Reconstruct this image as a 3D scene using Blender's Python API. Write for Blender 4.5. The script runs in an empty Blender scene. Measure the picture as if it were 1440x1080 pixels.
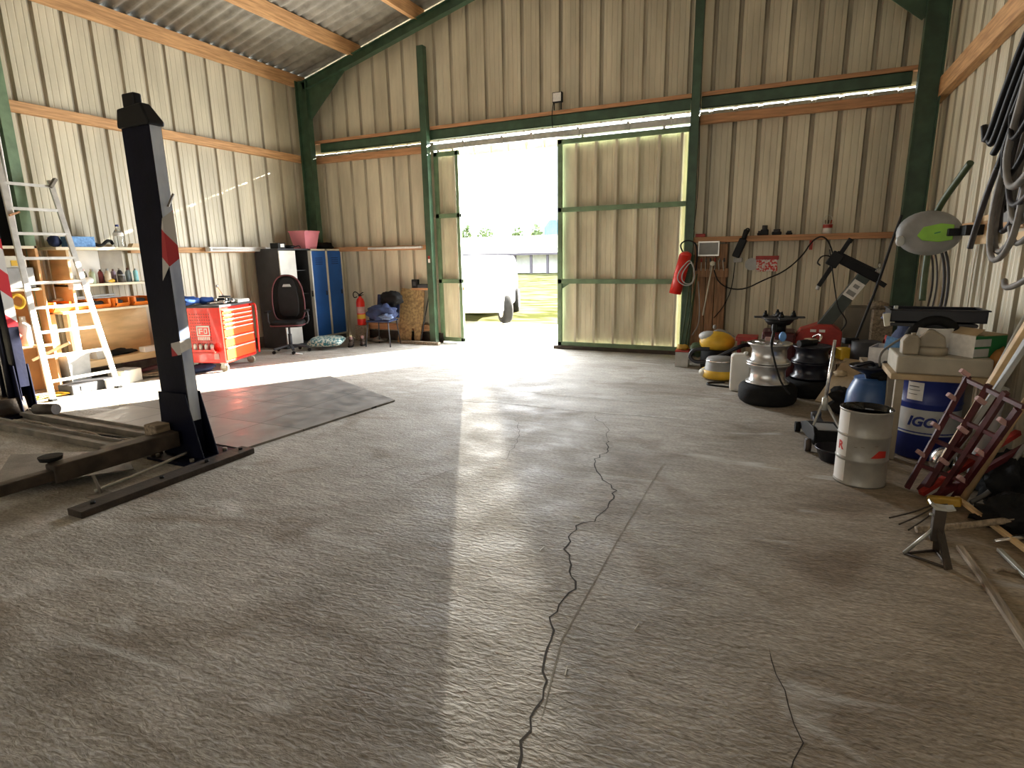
import bpy, bmesh, math, random
from mathutils import Vector, Matrix, noise
random.seed(7)
SC = bpy.context.scene
COL = SC.collection
PI = math.pi
def V(*a): return Vector(a)
# ------------------------------------------------------------------ materials
_M = {}
def mat(name, col, rough=0.6, metal=0.0, var=0.15, scale=6.0, bump=0.0, bscale=40.0, stretch=(1,1,1), col2=None, spec=None, alpha=None, trans=None, emit=None, thr=(0.35,0.65), coat=None, detail=6.0):
    if name in _M: return _M[name]
    m = bpy.data.materials.new(name); m.use_nodes = True
    n = m.node_tree.nodes; l = m.node_tree.links
    b = n['Principled BSDF']
    tc = n.new('ShaderNodeTexCoord'); mp = n.new('ShaderNodeMapping'); mp.inputs['Scale'].default_value = stretch
    l.new(tc.outputs['Object'], mp.inputs['Vector'])
    nz = n.new('ShaderNodeTexNoise'); nz.inputs['Scale'].default_value = scale; nz.inputs['Detail'].default_value = detail
    l.new(mp.outputs['Vector'], nz.inputs['Vector'])
    rp = n.new('ShaderNodeValToRGB'); rp.color_ramp.elements[0].position = thr[0]; rp.color_ramp.elements[1].position = thr[1]
    c2 = col2 if col2 else tuple(c*(1-var) for c in col)
    rp.color_ramp.elements[0].color = (*c2, 1); rp.color_ramp.elements[1].color = (*tuple(min(1, c*(1+var*.4)) for c in col), 1)
    l.new(nz.outputs['Fac'], rp.inputs['Fac']); l.new(rp.outputs['Color'], b.inputs['Base Color'])
    b.inputs['Roughness'].default_value = rough; b.inputs['Metallic'].default_value = metal
    if spec is not None: b.inputs['Specular IOR Level'].default_value = spec
    if coat: b.inputs['Coat Weight'].default_value = coat
    if alpha is not None: b.inputs['Alpha'].default_value = alpha
    if trans is not None: b.inputs['Transmission Weight'].default_value = trans
    if emit: b.inputs['Emission Color'].default_value = (*col, 1); b.inputs['Emission Strength'].default_value = emit
    if bump:
        n2 = n.new('ShaderNodeTexNoise'); n2.inputs['Scale'].default_value = bscale; n2.inputs['Detail'].default_value = 4
        l.new(mp.outputs['Vector'], n2.inputs['Vector'])
        bp = n.new('ShaderNodeBump'); bp.inputs['Strength'].default_value = bump; bp.inputs['Distance'].default_value = 0.01
        l.new(n2.outputs['Fac'], bp.inputs['Height']); l.new(bp.outputs['Normal'], b.inputs['Normal'])
    _M[name] = m
    return m
CLAD = mat('cream_cladding', (.60,.545,.405), .42, 0, .28, 3, .12, 30, (1,1,.25), col2=(.47,.425,.31))
CLADG = mat('cream_groove_shade', (.43,.38,.28), .6, 0, .25, 5, 0, 30, (1,1,.3))  # darker tone paints the groove shade into the sheet colour
CLADR = mat('cream_cladding_door', (.66,.61,.44), .45, 0, .3, 4, .12, 30, (1,1,.3), col2=(.50,.45,.31))
GREEN = mat('green_steel', (.042,.088,.048), .45, 0, .3, 7, .1, 60)
GREENL = mat('light_green_steel', (.15,.23,.125), .5, 0, .25, 7, .1, 60)
WOOD = mat('pine', (.60,.34,.15), .65, 0, .3, 3, .25, 14, (14,1,14), col2=(.42,.22,.09))
WOODX = mat('pine_x', (.52,.27,.13), .65, 0, .3, 3, .25, 14, (1,14,14), col2=(.36,.18,.08))
WOODOLD = mat('old_wood', (.33,.26,.18), .8, 0, .4, 5, .4, 20, (10,1,10), col2=(.17,.13,.09))
WOODZ = mat('upright_wood', (.30,.16,.08), .75, 0, .4, 3, .3, 14, (14,14,1), col2=(.17,.09,.045))
PLY = mat('plywood', (.70,.50,.27), .6, 0, .2, 2.5, .1, 20, (1,1,4))
PLYO = mat('orange_board', (.62,.33,.13), .6, 0, .2, 3)
OSB = mat('osb_board', (.36,.235,.10), .75, 0, .4, 22, .4, 40, col2=(.20,.125,.055))
SHELFW = mat('pale_shelf_board', (.70,.62,.45), .55, 0, .15, 3)
ROOFM = mat('fibre_cement', (.31,.285,.235), .85, 0, .3, 5, .3, 60)
GALV = mat('galvanised', (.50,.50,.45), .45, .5, .25, 12)
BLACK = mat('black_plastic', (.009,.009,.010), .5, 0, .3, 8, spec=.25)
BLACKM = mat('black_rubber', (.011,.011,.011), .8, 0, .3, 10, .3, 60, spec=.2)
BLACKG = mat('gloss_black', (.010,.011,.020), .3, 0, .3, 8)
LIFTB = mat('dark_blue_paint', (.004,.005,.016), .5, 0, .3, 6, .15, 25, spec=.12)  # lift paint darkened further for the shaded post fronts
RUSTD = mat('dirty_steel', (.060,.045,.034), .6, .3, .4, 9, .3, 40)
DUSTY = mat('dusty_steel', (.20,.175,.14), .7, .2, .35, 8, .2, 40)
CHROME = mat('chrome', (.75,.75,.75), .2, 1, .1, 8)
ALU = mat('aluminium', (.68,.66,.61), .35, .6, .15, 12)
ALLOY = mat('alloy_wheel', (.60,.60,.60), .28, .9, .2, 5, .05, 20)
RED = mat('red_paint', (.72,.020,.010), .3, 0, .15, 6, coat=.3)
REDD = mat('dark_red_paint', (.070,.006,.009), .5, 0, .35, 8, .1, 40)
REDM = mat('worn_red_paint', (.38,.028,.018), .5, 0, .35, 9)
PINK = mat('pink_plastic', (.80,.27,.34), .45, 0, .1, 5)
PINKP = mat('faded_pink_cap', (.50,.30,.28), .6, 0, .2, 12)
BLUE = mat('locker_blue', (.012,.10,.38), .45, 0, .12, 4)
BLUEB = mat('barrel_blue', (.035,.10,.26), .35, 0, .2, 5)
BLUED = mat('drum_blue', (.015,.03,.20), .4, 0, .2, 5)
BLUEBOX = mat('pale_blue_card', (.16,.36,.66), .6, 0, .3, 30, col2=(.08,.2,.45))
NAVY = mat('navy_cloth', (.018,.030,.085), .85, 0, .35, 9, .4, 30)
CREAM = mat('cream_metal', (.66,.62,.50), .5, 0, .12, 5)
WHITE = mat('white_paint', (.78,.77,.74), .5, 0, .08, 5)
WHITEP = mat('white_plastic', (.72,.70,.64), .45, 0, .12, 5)
GREYC = mat('dark_grey_metal', (.050,.050,.054), .55, 0, .2, 5, spec=.3)
GREY = mat('grey_plastic', (.28,.28,.27), .55, 0, .2, 6)
GREYL = mat('light_grey', (.48,.49,.48), .5, 0, .2, 6)
DRUMW = mat('drum_grey_white', (.36,.345,.31), .38, .25, .25, 6, .06, 30)
ORANGE = mat('orange_plastic', (.85,.22,.02), .45, 0, .12, 5)
YELLOW = mat('yellow_plastic', (.72,.44,.03), .45, 0, .2, 6)
YELLOWO = mat('dull_yellow', (.45,.27,.03), .6, 0, .3, 8)
BEIGE = mat('beige_plastic', (.35,.30,.22), .55, 0, .2, 6)
TAN = mat('tan_cardboard', (.46,.34,.20), .75, 0, .2, 8)
GREENB = mat('green_print', (.012,.16,.05), .5, 0, .15, 6)
LIME = mat('lime_plastic', (.24,.52,.03), .45, 0, .15, 9)
HOSEG = mat('dark_green_hose', (.055,.085,.035), .5, 0, .25, 10)
HOSEGR = mat('grey_hose', (.20,.185,.165), .55, 0, .3, 9)
HOSED = mat('dark_hose', (.035,.030,.032), .5, 0, .3, 9)
BROWN = mat('brown_leather', (.085,.055,.04), .6, 0, .3, 9)
BURG = mat('burgundy_trim', (.11,.025,.028), .6, 0, .2, 9)
CLOTHB = mat('blue_cloth', (.03,.10,.38), .8, 0, .3, 9, .3, 30)
GRASS = mat('grass_green', (.15,.142,.068), .95, 0, .3, 1.6, .5, 30, (.5,1.6,1), col2=(.050,.054,.018), thr=(.42,.54), detail=9, spec=0)
APRON = mat('pale_concrete', (.62,.60,.55), .9, 0, .1, 2)
LEAF = mat('tree_leaves', (.16,.22,.09), .8, 0, .4, 4)
BARNW = mat('barn_wall', (.93,.92,.88), .8, 0, .1, 2)
BARNR = mat('barn_roof', (.68,.64,.60), .8, 0, .1, 2)
BARNP = mat('barn_posts', (.15,.13,.15), .8, 0, .1, 2)
CARW = mat('white_car_paint', (.85,.85,.84), .25, 0, .03, 2, coat=.6)
GLASSD = mat('car_glass', (.35,.38,.38), .1, 0, .1, 2)
GLASS = mat('clear_plastic', (.93,.96,.97), .08, 0, .02, 3, trans=.92)
OILM = mat('black_oil', (.006,.006,.006), .05, 0, .1, 4)
PAPER = mat('white_paper', (.82,.80,.76), .7, 0, .1, 30)
def stripes(name, axis, freq, ca, cb, rough=.5, bump=.0, dist=0.003, base=0):
    m = bpy.data.materials.new(name); m.use_nodes = True
    n = m.node_tree.nodes; l = m.node_tree.links; b = n['Principled BSDF']
    tc = n.new('ShaderNodeTexCoord'); w = n.new('ShaderNodeTexWave'); w.bands_direction = axis
    w.inputs['Scale'].default_value = freq; w.inputs['Distortion'].default_value = 0
    l.new(tc.outputs['Object'], w.inputs['Vector'])
    rp = n.new('ShaderNodeValToRGB'); rp.color_ramp.interpolation = 'CONSTANT'
    rp.color_ramp.elements[0].color = (*ca,1); rp.color_ramp.elements[1].color = (*cb,1); rp.color_ramp.elements[1].position = .5
    l.new(w.outputs['Fac'], rp.inputs['Fac']); l.new(rp.outputs['Color'], b.inputs['Base Color']); b.inputs['Roughness'].default_value = rough
    if bump:
        bp = n.new('ShaderNodeBump'); bp.inputs['Strength'].default_value = bump; bp.inputs['Distance'].default_value = dist
        l.new(w.outputs['Fac'], bp.inputs['Height']); l.new(bp.outputs['Normal'], b.inputs['Normal'])
    return m
LIFTS = mat('lit_worn_blue_paint', (.66,.73,.84), .3, 0, .5, 5, .2, 30, (1,1,.3), col2=(.36,.43,.62), coat=.3)  # worn blue paint, paled to carry the light on the post's side
BENCHM = mat('bench_laminate', (.42,.38,.30), .55, 0, .2, 5)
REDW = mat('drawer_red', (.85,.085,.012), .3, 0, .1, 6)
TAPE = stripes('red_white_tape', 'DIAGONAL', 1.35, (.50,.03,.04), (.55,.53,.50), .3)
CUSH = mat('patterned_cushion', (.55,.60,.52), .85, 0, .1, 28, .3, 30, col2=(.04,.17,.20), thr=(.44,.56), detail=2)
GLOVE = mat('red_white_pack', (.65,.60,.55), .6, 0, .1, 40, col2=(.55,.04,.03), thr=(.45,.55), detail=2)
CHECKER = mat('tread_plate', (.13,.115,.095), .55, .4, .3, 9, .5, 90)
# ------------------------------------------------------------------ mesh builder
def axis_frame(d):
    d = Vector(d).normalized(); up = Vector((0,0,1)) if abs(d.z) < .95 else Vector((1,0,0))
    a = d.cross(up).normalized(); b = a.cross(d).normalized()
    return a, b
def RZ(a): return Matrix.Rotation(a, 4, 'Z')
def RX(a): return Matrix.Rotation(a, 4, 'X')
def RY(a): return Matrix.Rotation(a, 4, 'Y')
def T(x, y, z): return Matrix.Translation((x, y, z))
class MB:
    def __init__(s): s.v = []; s.f = []; s.m = []; s.s = []
    def add(s, vs, fs, m=0, sm=False, M=None):
        o = len(s.v)
        s.v += [tuple(M @ Vector(p)) if M is not None else tuple(p) for p in vs]
        for f in fs: s.f.append(tuple(i+o for i in f)); s.m.append(m); s.s.append(sm)
        return s
    def b(s, x0, x1, y0, y1, z0, z1, m=0, M=None):
        vs = [(x0,y0,z0),(x1,y0,z0),(x1,y1,z0),(x0,y1,z0),(x0,y0,z1),(x1,y0,z1),(x1,y1,z1),(x0,y1,z1)]
        return s.add(vs, [(0,3,2,1),(4,5,6,7),(0,1,5,4),(1,2,6,5),(2,3,7,6),(3,0,4,7)], m, False, M)
    def c(s, cx, cy, cz, sx, sy, sz, m=0, M=None):
        return s.b(cx-sx/2, cx+sx/2, cy-sy/2, cy+sy/2, cz-sz/2, cz+sz/2, m, M)
    def bar(s, p0, p1, w, h, m=0, up=None):
        p0 = Vector(p0); p1 = Vector(p1); d = (p1-p0).normalized()
        if up is None: a, b = axis_frame(d)
        else: a = d.cross(Vector(up)).normalized(); b = a.cross(d).normalized()
        vs = []
        for p in (p0, p1):
            for (i, j) in ((-1,-1),(1,-1),(1,1),(-1,1)): vs.append(p + a*(w/2*i) + b*(h/2*j))
        return s.add(vs, [(0,3,2,1),(4,5,6,7),(0,1,5,4),(1,2,6,5),(2,3,7,6),(3,0,4,7)], m)
    def cyl(s, p0, p1, r0, r1=None, seg=14, m=0, caps=True):
        r1 = r0 if r1 is None else r1
        p0 = Vector(p0); p1 = Vector(p1); a, b = axis_frame(p1-p0)
        vs = []
        for p, r in ((p0,r0),(p1,r1)):
            for i in range(seg):
                t = 2*PI*i/seg; vs.append(p + a*(r*math.cos(t)) + b*(r*math.sin(t)))
        s.add(vs, [(i,(i+1)%seg,seg+(i+1)%seg,seg+i) for i in range(seg)], m, True)
        if caps:
            s.add(vs[:seg], [tuple(range(seg-1,-1,-1))], m); s.add(vs[seg:], [tuple(range(seg))], m)
        return s
    def tube(s, pts, r, seg=8, m=0, closed=False, smooth=2):
        pts = [Vector(p) for p in pts]
        for _ in range(smooth):
            q = []
            n = len(pts)
            rng = range(n) if closed else range(n-1)
            if not closed: q.append(pts[0])
            for i in rng:
                A = pts[i]; B = pts[(i+1) % n]
                q.append(A*.75+B*.25); q.append(A*.25+B*.75)
            if not closed: q.append(pts[-1])
            pts = q
        n = len(pts); vs = []; a = None
        for i, p in enumerate(pts):
            if closed: d = pts[(i+1)%n]-pts[i-1]
            else: d = pts[min(i+1,n-1)]-pts[max(i-1,0)]
            d.normalize()
            if a is None: a, _b = axis_frame(d)
            a = (a - d*a.dot(d)).normalized(); b = d.cross(a)
            rr = r[min(len(r)-1, int(i*len(r)/n))] if isinstance(r, (list,tuple)) else r
            for j in range(seg):
                t = 2*PI*j/seg; vs.append(p + a*(rr*math.cos(t)) + b*(rr*math.sin(t)))
        fs = []
        for i in range(n if closed else n-1):
            k = (i+1) % n
            for j in range(seg): fs.append((i*seg+j, i*seg+(j+1)%seg, k*seg+(j+1)%seg, k*seg+j))
        s.add(vs, fs, m, True)
        if not closed:
            s.add(vs[:seg], [tuple(range(seg-1,-1,-1))], m); s.add(vs[-seg:], [tuple(range(seg))], m)
        return s
    def lathe(s, prof=(), seg=28, m=0, M=None, sm=True, ms=None):
        vs = []
        for (r, z) in prof:
            for i in range(seg):
                t = 2*PI*i/seg; vs.append((r*math.cos(t), r*math.sin(t), z))
        for k in range(len(prof)-1):
            fs = [(k*seg+i, k*seg+(i+1)%seg, (k+1)*seg+(i+1)%seg, (k+1)*seg+i) for i in range(seg)]
            mm = ms[k] if ms else m
            o = len(s.v)
            if k == 0:
                s.v += [tuple(M @ Vector(p)) if M is not None else tuple(p) for p in vs]; base = o
            for f in fs: s.f.append(tuple(i+base for i in f)); s.m.append(mm); s.s.append(sm)
        return s
    def prism(s, poly, h0, h1, m=0, M=None, sm=False):
        n = len(poly)
        vs = [(x, y, h0) for x, y in poly] + [(x, y, h1) for x, y in poly]
        s.add(vs, [(i,(i+1)%n,n+(i+1)%n,n+i) for i in range(n)], m, sm, M)
        s.add(vs[:n], [tuple(range(n-1,-1,-1))], m, False, M); s.add(vs[n:], [tuple(range(n))], m, False, M)
        return s
    def ball(s, c, r, m=0, su=14, sv=9, M=None, jit=0):
        rx, ry, rz = r if isinstance(r, (list,tuple)) else (r, r, r)
        vs = []; c = Vector(c)
        for j in range(sv+1):
            ph = PI*j/sv
            for i in range(su):
                t = 2*PI*i/su; k = 1
                d = Vector((math.sin(ph)*math.cos(t), math.sin(ph)*math.sin(t), math.cos(ph)))
                if jit: k = 1 + jit*noise.noise(d*2.3 + c*3.1) + jit*.5*noise.noise(d*6 + c*7)
                vs.append(c + Vector((d.x*rx*k, d.y*ry*k, d.z*rz*k)))
        fs = [(j*su+i, (j+1)*su+i, (j+1)*su+(i+1)%su, j*su+(i+1)%su) for j in range(sv) for i in range(su)]
        return s.add(vs, fs, m, True, M)
    def sheet(s, P, nu, nv, m=0, sm=True):
        vs = [P(i/nu, j/nv) for j in range(nv+1) for i in range(nu+1)]
        w = nu+1
        return s.add(vs, [(j*w+i, j*w+i+1, (j+1)*w+i+1, (j+1)*w+i) for j in range(nv) for i in range(nu)], m, sm)
    def build(s, name, mats, parent=None, bevel=0, kind=None, label=None, cat=None, group=None, seg=2, solid=0, subd=0):
        vs = s.v
        org = Vector((0,0,0))
        if parent is None and vs:
            xs = [v[0] for v in vs]; ys = [v[1] for v in vs]; zs = [v[2] for v in vs]
            org = Vector(((min(xs)+max(xs))/2, (min(ys)+max(ys))/2, min(zs)))
            if kind == 'structure': org = Vector((0,0,0))
            vs = [(v[0]-org.x, v[1]-org.y, v[2]-org.z) for v in vs]
        me = bpy.data.meshes.new(name); me.from_pydata(vs, [], s.f)
        if not isinstance(mats, (list,tuple)): mats = [mats]
        for mm in mats: me.materials.append(mm)
        me.polygons.foreach_set('material_index', s.m); me.polygons.foreach_set('use_smooth', s.s)
        me.update()
        bm = bmesh.new(); bm.from_mesh(me); bmesh.ops.remove_doubles(bm, verts=bm.verts, dist=1e-5)
        bmesh.ops.recalc_face_normals(bm, faces=bm.faces) if solid == 0 else None
        bm.to_mesh(me); bm.free()
        o = bpy.data.objects.new(name, me); COL.objects.link(o); o.location = org
        if parent is not None: o.parent = parent
        if subd:
            md = o.modifiers.new('s', 'SUBSURF'); md.levels = subd; md.render_levels = subd
        if bevel:
            md = o.modifiers.new('b', 'BEVEL'); md.width = bevel; md.segments = seg; md.limit_method = 'ANGLE'; md.angle_limit = math.radians(35)
        if solid:
            md = o.modifiers.new('t', 'SOLIDIFY'); md.thickness = solid; md.offset = 0
        if kind: o['kind'] = kind
        if label: o['label'] = label
        if cat: o['category'] = cat
        if group: o['group'] = group
        return o
def thing(name, label, cat, loc=(0,0,0), rz=0, group=None, kind=None):
    o = bpy.data.objects.new(name, None); COL.objects.link(o); o.empty_display_size = .1
    o.location = loc; o.rotation_euler = (0,0,rz); o['label'] = label; o['category'] = cat
    if group: o['group'] = group
    if kind: o['kind'] = kind
    return o
def kids(o): return [c for c in COL.objects if c.parent == o]
def copy_thing(root, loc, rz=0, label=None, scale=None):
    r = root.copy(); COL.objects.link(r); r.location = loc; r.rotation_euler = (0,0,rz)
    if label: r['label'] = label
    if scale: r.scale = (scale,)*3
    for ch in kids(root):
        c = ch.copy(); COL.objects.link(c); c.parent = r
        for g in kids(ch):
            d = g.copy(); COL.objects.link(d); d.parent = c
    return r
def text_part(name, s, size, M, mt, parent, bend=None, ext=.001, shear=0):
    cu = bpy.data.curves.new(name, 'FONT'); cu.body = s; cu.size = size; cu.extrude = ext; cu.align_x = 'CENTER'; cu.align_y = 'CENTER'; cu.shear = shear
    cu.offset = size*.02
    o = bpy.data.objects.new(name, cu); COL.objects.link(o)
    dg = bpy.context.evaluated_depsgraph_get(); me = bpy.data.meshes.new_from_object(o.evaluated_get(dg))
    bpy.data.objects.remove(o); bpy.data.curves.remove(cu)
    if bend:   # wrap round a vertical cylinder of radius bend centred on the parent
        for v in me.vertices:
            p = M @ v.co; a = p.x; r = bend + v.co.z + .0008
            v.co = Vector((r*math.cos(a), r*math.sin(a), p.z))
    else:
        me.transform(M)
    me.name = name; me.materials.clear(); me.materials.append(mt)
    ob = bpy.data.objects.new(name, me); COL.objects.link(ob); ob.parent = parent
    return ob
# ------------------------------------------------------------------ camera
cam_d = bpy.data.cameras.new('camera'); cam = bpy.data.objects.new('camera', cam_d); COL.objects.link(cam)
F, YAW, PIT, ROL = 818.1, .4366, .2179, -.0181
cam_d.sensor_fit = 'HORIZONTAL'; cam_d.sensor_width = 36; cam_d.lens = F/1440*36; cam_d.clip_start = .05; cam_d.clip_end = 500
cy, sy, cp, sp = math.cos(YAW), math.sin(YAW), math.cos(PIT), math.sin(PIT)
w_ = Vector((-sy*cp, cy*cp, -sp)); r_ = Vector((cy, sy, 0)); u_ = r_.cross(w_)
r2 = r_*math.cos(ROL)+u_*math.sin(ROL); u2 = -r_*math.sin(ROL)+u_*math.cos(ROL)
cam.matrix_world = Matrix(((r2.x,u2.x,-w_.x,0),(r2.y,u2.y,-w_.y,0),(r2.z,u2.z,-w_.z,1.5),(0,0,0,1)))
SC.camera = cam
# ------------------------------------------------------------------ setting
YB = 8.86; XL = -8.2; XR = 1.46; YN = -7.0
def struct(mb, name, mats, parent=None, label=None, **k): return mb.build(name, mats, parent, kind='structure', label=label, **k)
def floor_mat():
    m = bpy.data.materials.new('worn_concrete'); m.use_nodes = True
    n = m.node_tree.nodes; l = m.node_tree.links; b = n['Principled BSDF']
    tc = n.new('ShaderNodeTexCoord'); P = tc.outputs['Object']
    def noise_n(sc, det=6, stretch=(1,1,1), rot=0, dist=0):
        mp = n.new('ShaderNodeMapping'); mp.inputs['Scale'].default_value = stretch; mp.inputs['Rotation'].default_value = (0,0,rot)
        l.new(P, mp.inputs['Vector']); z = n.new('ShaderNodeTexNoise'); z.inputs['Scale'].default_value = sc; z.inputs['Detail'].default_value = det; z.inputs['Distortion'].default_value = dist
        l.new(mp.outputs['Vector'], z.inputs['Vector']); return z.outputs['Fac']
    def ramp(x, a, b_, ca=(0,0,0), cb=(1,1,1)):
        r = n.new('ShaderNodeValToRGB'); r.color_ramp.elements[0].position = a; r.color_ramp.elements[1].position = b_
        r.color_ramp.elements[0].color = (*ca,1); r.color_ramp.elements[1].color = (*cb,1); l.new(x, r.inputs['Fac']); return r.outputs['Color']
    def mix(f, a, b_, mode='MIX'):
        x = n.new('ShaderNodeMix'); x.data_type = 'RGBA'; x.blend_type = mode
        if isinstance(f, float): x.inputs['Factor'].default_value = f
        else: l.new(f, x.inputs['Factor'])
        for s_, v in ((6,a),(7,b_)):
            if isinstance(v, tuple): x.inputs[s_].default_value = (*v,1)
            else: l.new(v, x.inputs[s_])
        return x.outputs[2]
    base = ramp(noise_n(1.1, 10, (1,1,1), 0, .4), .3, .72, (.35,.325,.28), (.54,.515,.465))
    fine = ramp(noise_n(38, 10, (1,2.2,1), -.45), .25, .8, (.50,.485,.47), (1.18,1.18,1.18))
    c = mix(1.0, base, fine, 'MULTIPLY')
    brushed = ramp(noise_n(4.5, 9, (1.0,4.2,1), -.43, .8), .34, .68, (.80,.785,.76), (1.12,1.11,1.10))
    c = mix(1.0, c, brushed, 'MULTIPLY')
    speck = ramp(noise_n(11, 3, (1,1.5,1), .2, .5), .70, .76, (1,1,1), (.55,.5,.45))
    c = mix(1.0, c, speck, 'MULTIPLY')
    # dirtier and browner towards the right wall and near the lift, greyer in the middle
    sx = n.new('ShaderNodeSeparateXYZ'); l.new(P, sx.inputs[0])
    rr = n.new('ShaderNodeMapRange'); rr.inputs[1].default_value = -.6; rr.inputs[2].default_value = 1.2; l.new(sx.outputs['X'], rr.inputs[0])
    c = mix(rr.outputs[0], c, mix(1.0, c, (.80,.66,.50), 'MULTIPLY'))
    st = ramp(noise_n(.75, 5, (1,1.4,1), .3, 1.0), .54, .70)
    c = mix(st, c, mix(1.0, c, (.60,.53,.45), 'MULTIPLY'))
    st2 = ramp(noise_n(2.1, 6, (1,1,1), .9, .6), .60, .72)
    c = mix(st2, c, mix(1.0, c, (.72,.68,.62), 'MULTIPLY'))
    pale = ramp(noise_n(.9, 7, (1,2.5,1), .5, 1.5), .60, .76)
    c = mix(pale, c, (.56,.55,.52))
    l.new(c, b.inputs['Base Color'])
    ro = n.new('ShaderNodeMapRange'); l.new(noise_n(3, 6), ro.inputs[0]); ro.inputs[1].default_value=.3; ro.inputs[2].default_value=.7; ro.inputs[3].default_value = .66; ro.inputs[4].default_value = .9
    l.new(ro.outputs[0], b.inputs['Roughness'])
    # brushed ridges left by the trowel, worn smooth away from the entrance to the foreground
    rid = noise_n(17, 5, (1.0,2.8,1), -.43, .7); grain = noise_n(60, 3)
    wear = n.new('ShaderNodeMapRange'); l.new(sx.outputs['Y'], wear.inputs[0]); wear.inputs[1].default_value = 1.5; wear.inputs[2].default_value = 6; wear.inputs[3].default_value = .95; wear.inputs[4].default_value = .3
    bp = n.new('ShaderNodeBump'); bp.inputs['Distance'].default_value = .011; l.new(wear.outputs[0], bp.inputs['Strength']); l.new(rid, bp.inputs['Height'])
    b2 = n.new('ShaderNodeBump'); b2.inputs['Distance'].default_value = .004; b2.inputs['Strength'].default_value = .8; l.new(grain, b2.inputs['Height']); l.new(bp.outputs['Normal'], b2.inputs['Normal'])
    l.new(b2.outputs['Normal'], b.inputs['Normal'])
    return m
FLOORM = floor_mat()
mb = MB(); mb.b(XL, XR, YN, YB, -.15, 0)
fl = struct(mb, 'floor', FLOORM, label='worn grey concrete floor with brushed ridges and a long crack')
# crack and joints, thin sunken-looking dark seams
CRK = mat('crack_dark', (.035,.028,.022), .95, 0, .2, 20)
def crack(pts, w, name, jit=.02, n=14, mt=CRK):
    P = []
    rnd = random.Random(len(pts)+int(w*1e5))
    for i in range(len(pts)-1):
        a = Vector((*pts[i],0)); c = Vector((*pts[i+1],0)); d = (c-a); nn = Vector((-d.y,d.x,0)).normalized()
        k = max(2, int(d.length*n))
        for j in range(k): P.append(a + d*(j/k) + nn*rnd.uniform(-jit, jit) + d.normalized()*rnd.uniform(-jit,jit)*.5)
    P.append(Vector((*pts[-1],0)))
    vs = []; fs = []
    for i, p in enumerate(P):
        d = (P[min(i+1,len(P)-1)]-P[max(i-1,0)]).normalized(); nn = Vector((-d.y,d.x,0))
        ww = w*rnd.uniform(.55,1.1)*(1 if 0 < i < len(P)-1 else .1)
        vs += [(p-nn*ww/2)+Vector((0,0,.0016)), (p+nn*ww/2)+Vector((0,0,.0016))]
    for i in range(len(P)-1): fs.append((2*i,2*i+1,2*i+3,2*i+2))
    m_ = MB(); m_.add(vs, fs); return struct(m_, name, mt, parent=fl)
crack([(-.50,1.02),(-.626,1.317),(-.66,1.6),(-.739,1.909),(-.80,2.05),(-.76,2.30),(-.93,2.62),(-.968,2.894),(-.90,3.0),(-.86,3.2),(-.897,3.471),(-1.02,3.62),(-1.14,3.85),(-1.19,4.0),(-1.15,4.2),(-1.236,4.48)], .010, 'floor_crack', .016, 22)
crack([(-1.236,4.48),(-1.30,4.8),(-1.6,5.2)], .004, 'floor_crack', .02)
crack([(.1,1.5),(.16,1.75),(.05,2.2)], .004, 'floor_crack', .01)
crack([(-2.2,4.8),(-1.95,4.3),(-1.80,3.7)], .003, 'floor_crack', .02)
crack([(-2.6,3.0),(-2.45,3.35)], .004, 'floor_crack', .004)
crack([(-2.2,3.0),(-2.05,3.45)], .004, 'floor_crack', .004)
crack([(.0,1.2),(-.12,1.28),(-.30,1.36)], .004, 'floor_crack', .01)
JNT = mat('filled_joint', (.27,.245,.20), .95, 0, .3, 12)
crack([(-.62,1.5),(-.70,1.926),(-.71,2.9),(-.706,3.889),(-.70,4.1)], .010, 'floor_joint', .0012, 3, JNT)
PALE = mat('pale_scuff', (.54,.53,.50), .9, 0, .5, 18, col2=(.40,.38,.34))
crack([(-3.1,5.2),(-2.6,5.28),(-1.9,5.25),(-1.1,5.3),(-.6,5.35)], .03, 'floor_scuff', .02, 9, PALE)
crack([(-2.7,5.85),(-2.0,5.8),(-1.2,5.85)], .025, 'floor_scuff', .02, 9, PALE)
# ------------- ribbed cladding
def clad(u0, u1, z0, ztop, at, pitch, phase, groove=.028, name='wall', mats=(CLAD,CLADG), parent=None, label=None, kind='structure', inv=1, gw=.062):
    """sheet whose ribs point away from the room; at(u, depth, z) gives the world point, ztop(u) the top"""
    prof = [(u0, 0, 0)]
    k = math.ceil((u0-phase)/pitch)
    while phase + k*pitch < u1:
        c = phase + k*pitch
        if c-gw/2 > u0 and c+gw/2 < u1:
            prof += [(c-gw/2,0,0),(c-gw*.22,groove,1),(c+gw*.22,groove,1),(c+gw/2,0,1)]
        for q in (.25,.5,.75):
            x = c + pitch*q
            if x-.01 > u0 and x+.01 < u1: prof += [(x-.009,0,0),(x,.004,0),(x+.009,0,0)]
        k += 1
    prof.append((u1,0,0))
    prof = sorted(prof, key=lambda p: p[0])
    vs = []; 
    for (u, d, _) in prof: vs += [at(u, d*inv, z0), at(u, d*inv, ztop(u))]
    m_ = MB()
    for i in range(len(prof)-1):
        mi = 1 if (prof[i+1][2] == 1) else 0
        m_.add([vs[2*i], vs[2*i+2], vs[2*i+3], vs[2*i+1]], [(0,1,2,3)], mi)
    return m_.build(name, list(mats), parent, kind=kind, label=label)
roof_z = lambda x: 4.66 + .25*(x-XL) if x < -3.37 else 4.66 + .25*(-3.37-XL) - .25*(x+3.37)
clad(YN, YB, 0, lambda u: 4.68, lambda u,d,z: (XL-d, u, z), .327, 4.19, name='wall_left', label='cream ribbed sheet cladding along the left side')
clad(YN, YB, 0, lambda u: 4.68, lambda u,d,z: (XR+d, u, z), .338, 4.808, groove=.045, gw=.10, name='wall_right', label='cream ribbed sheet cladding along the right side')
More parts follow.
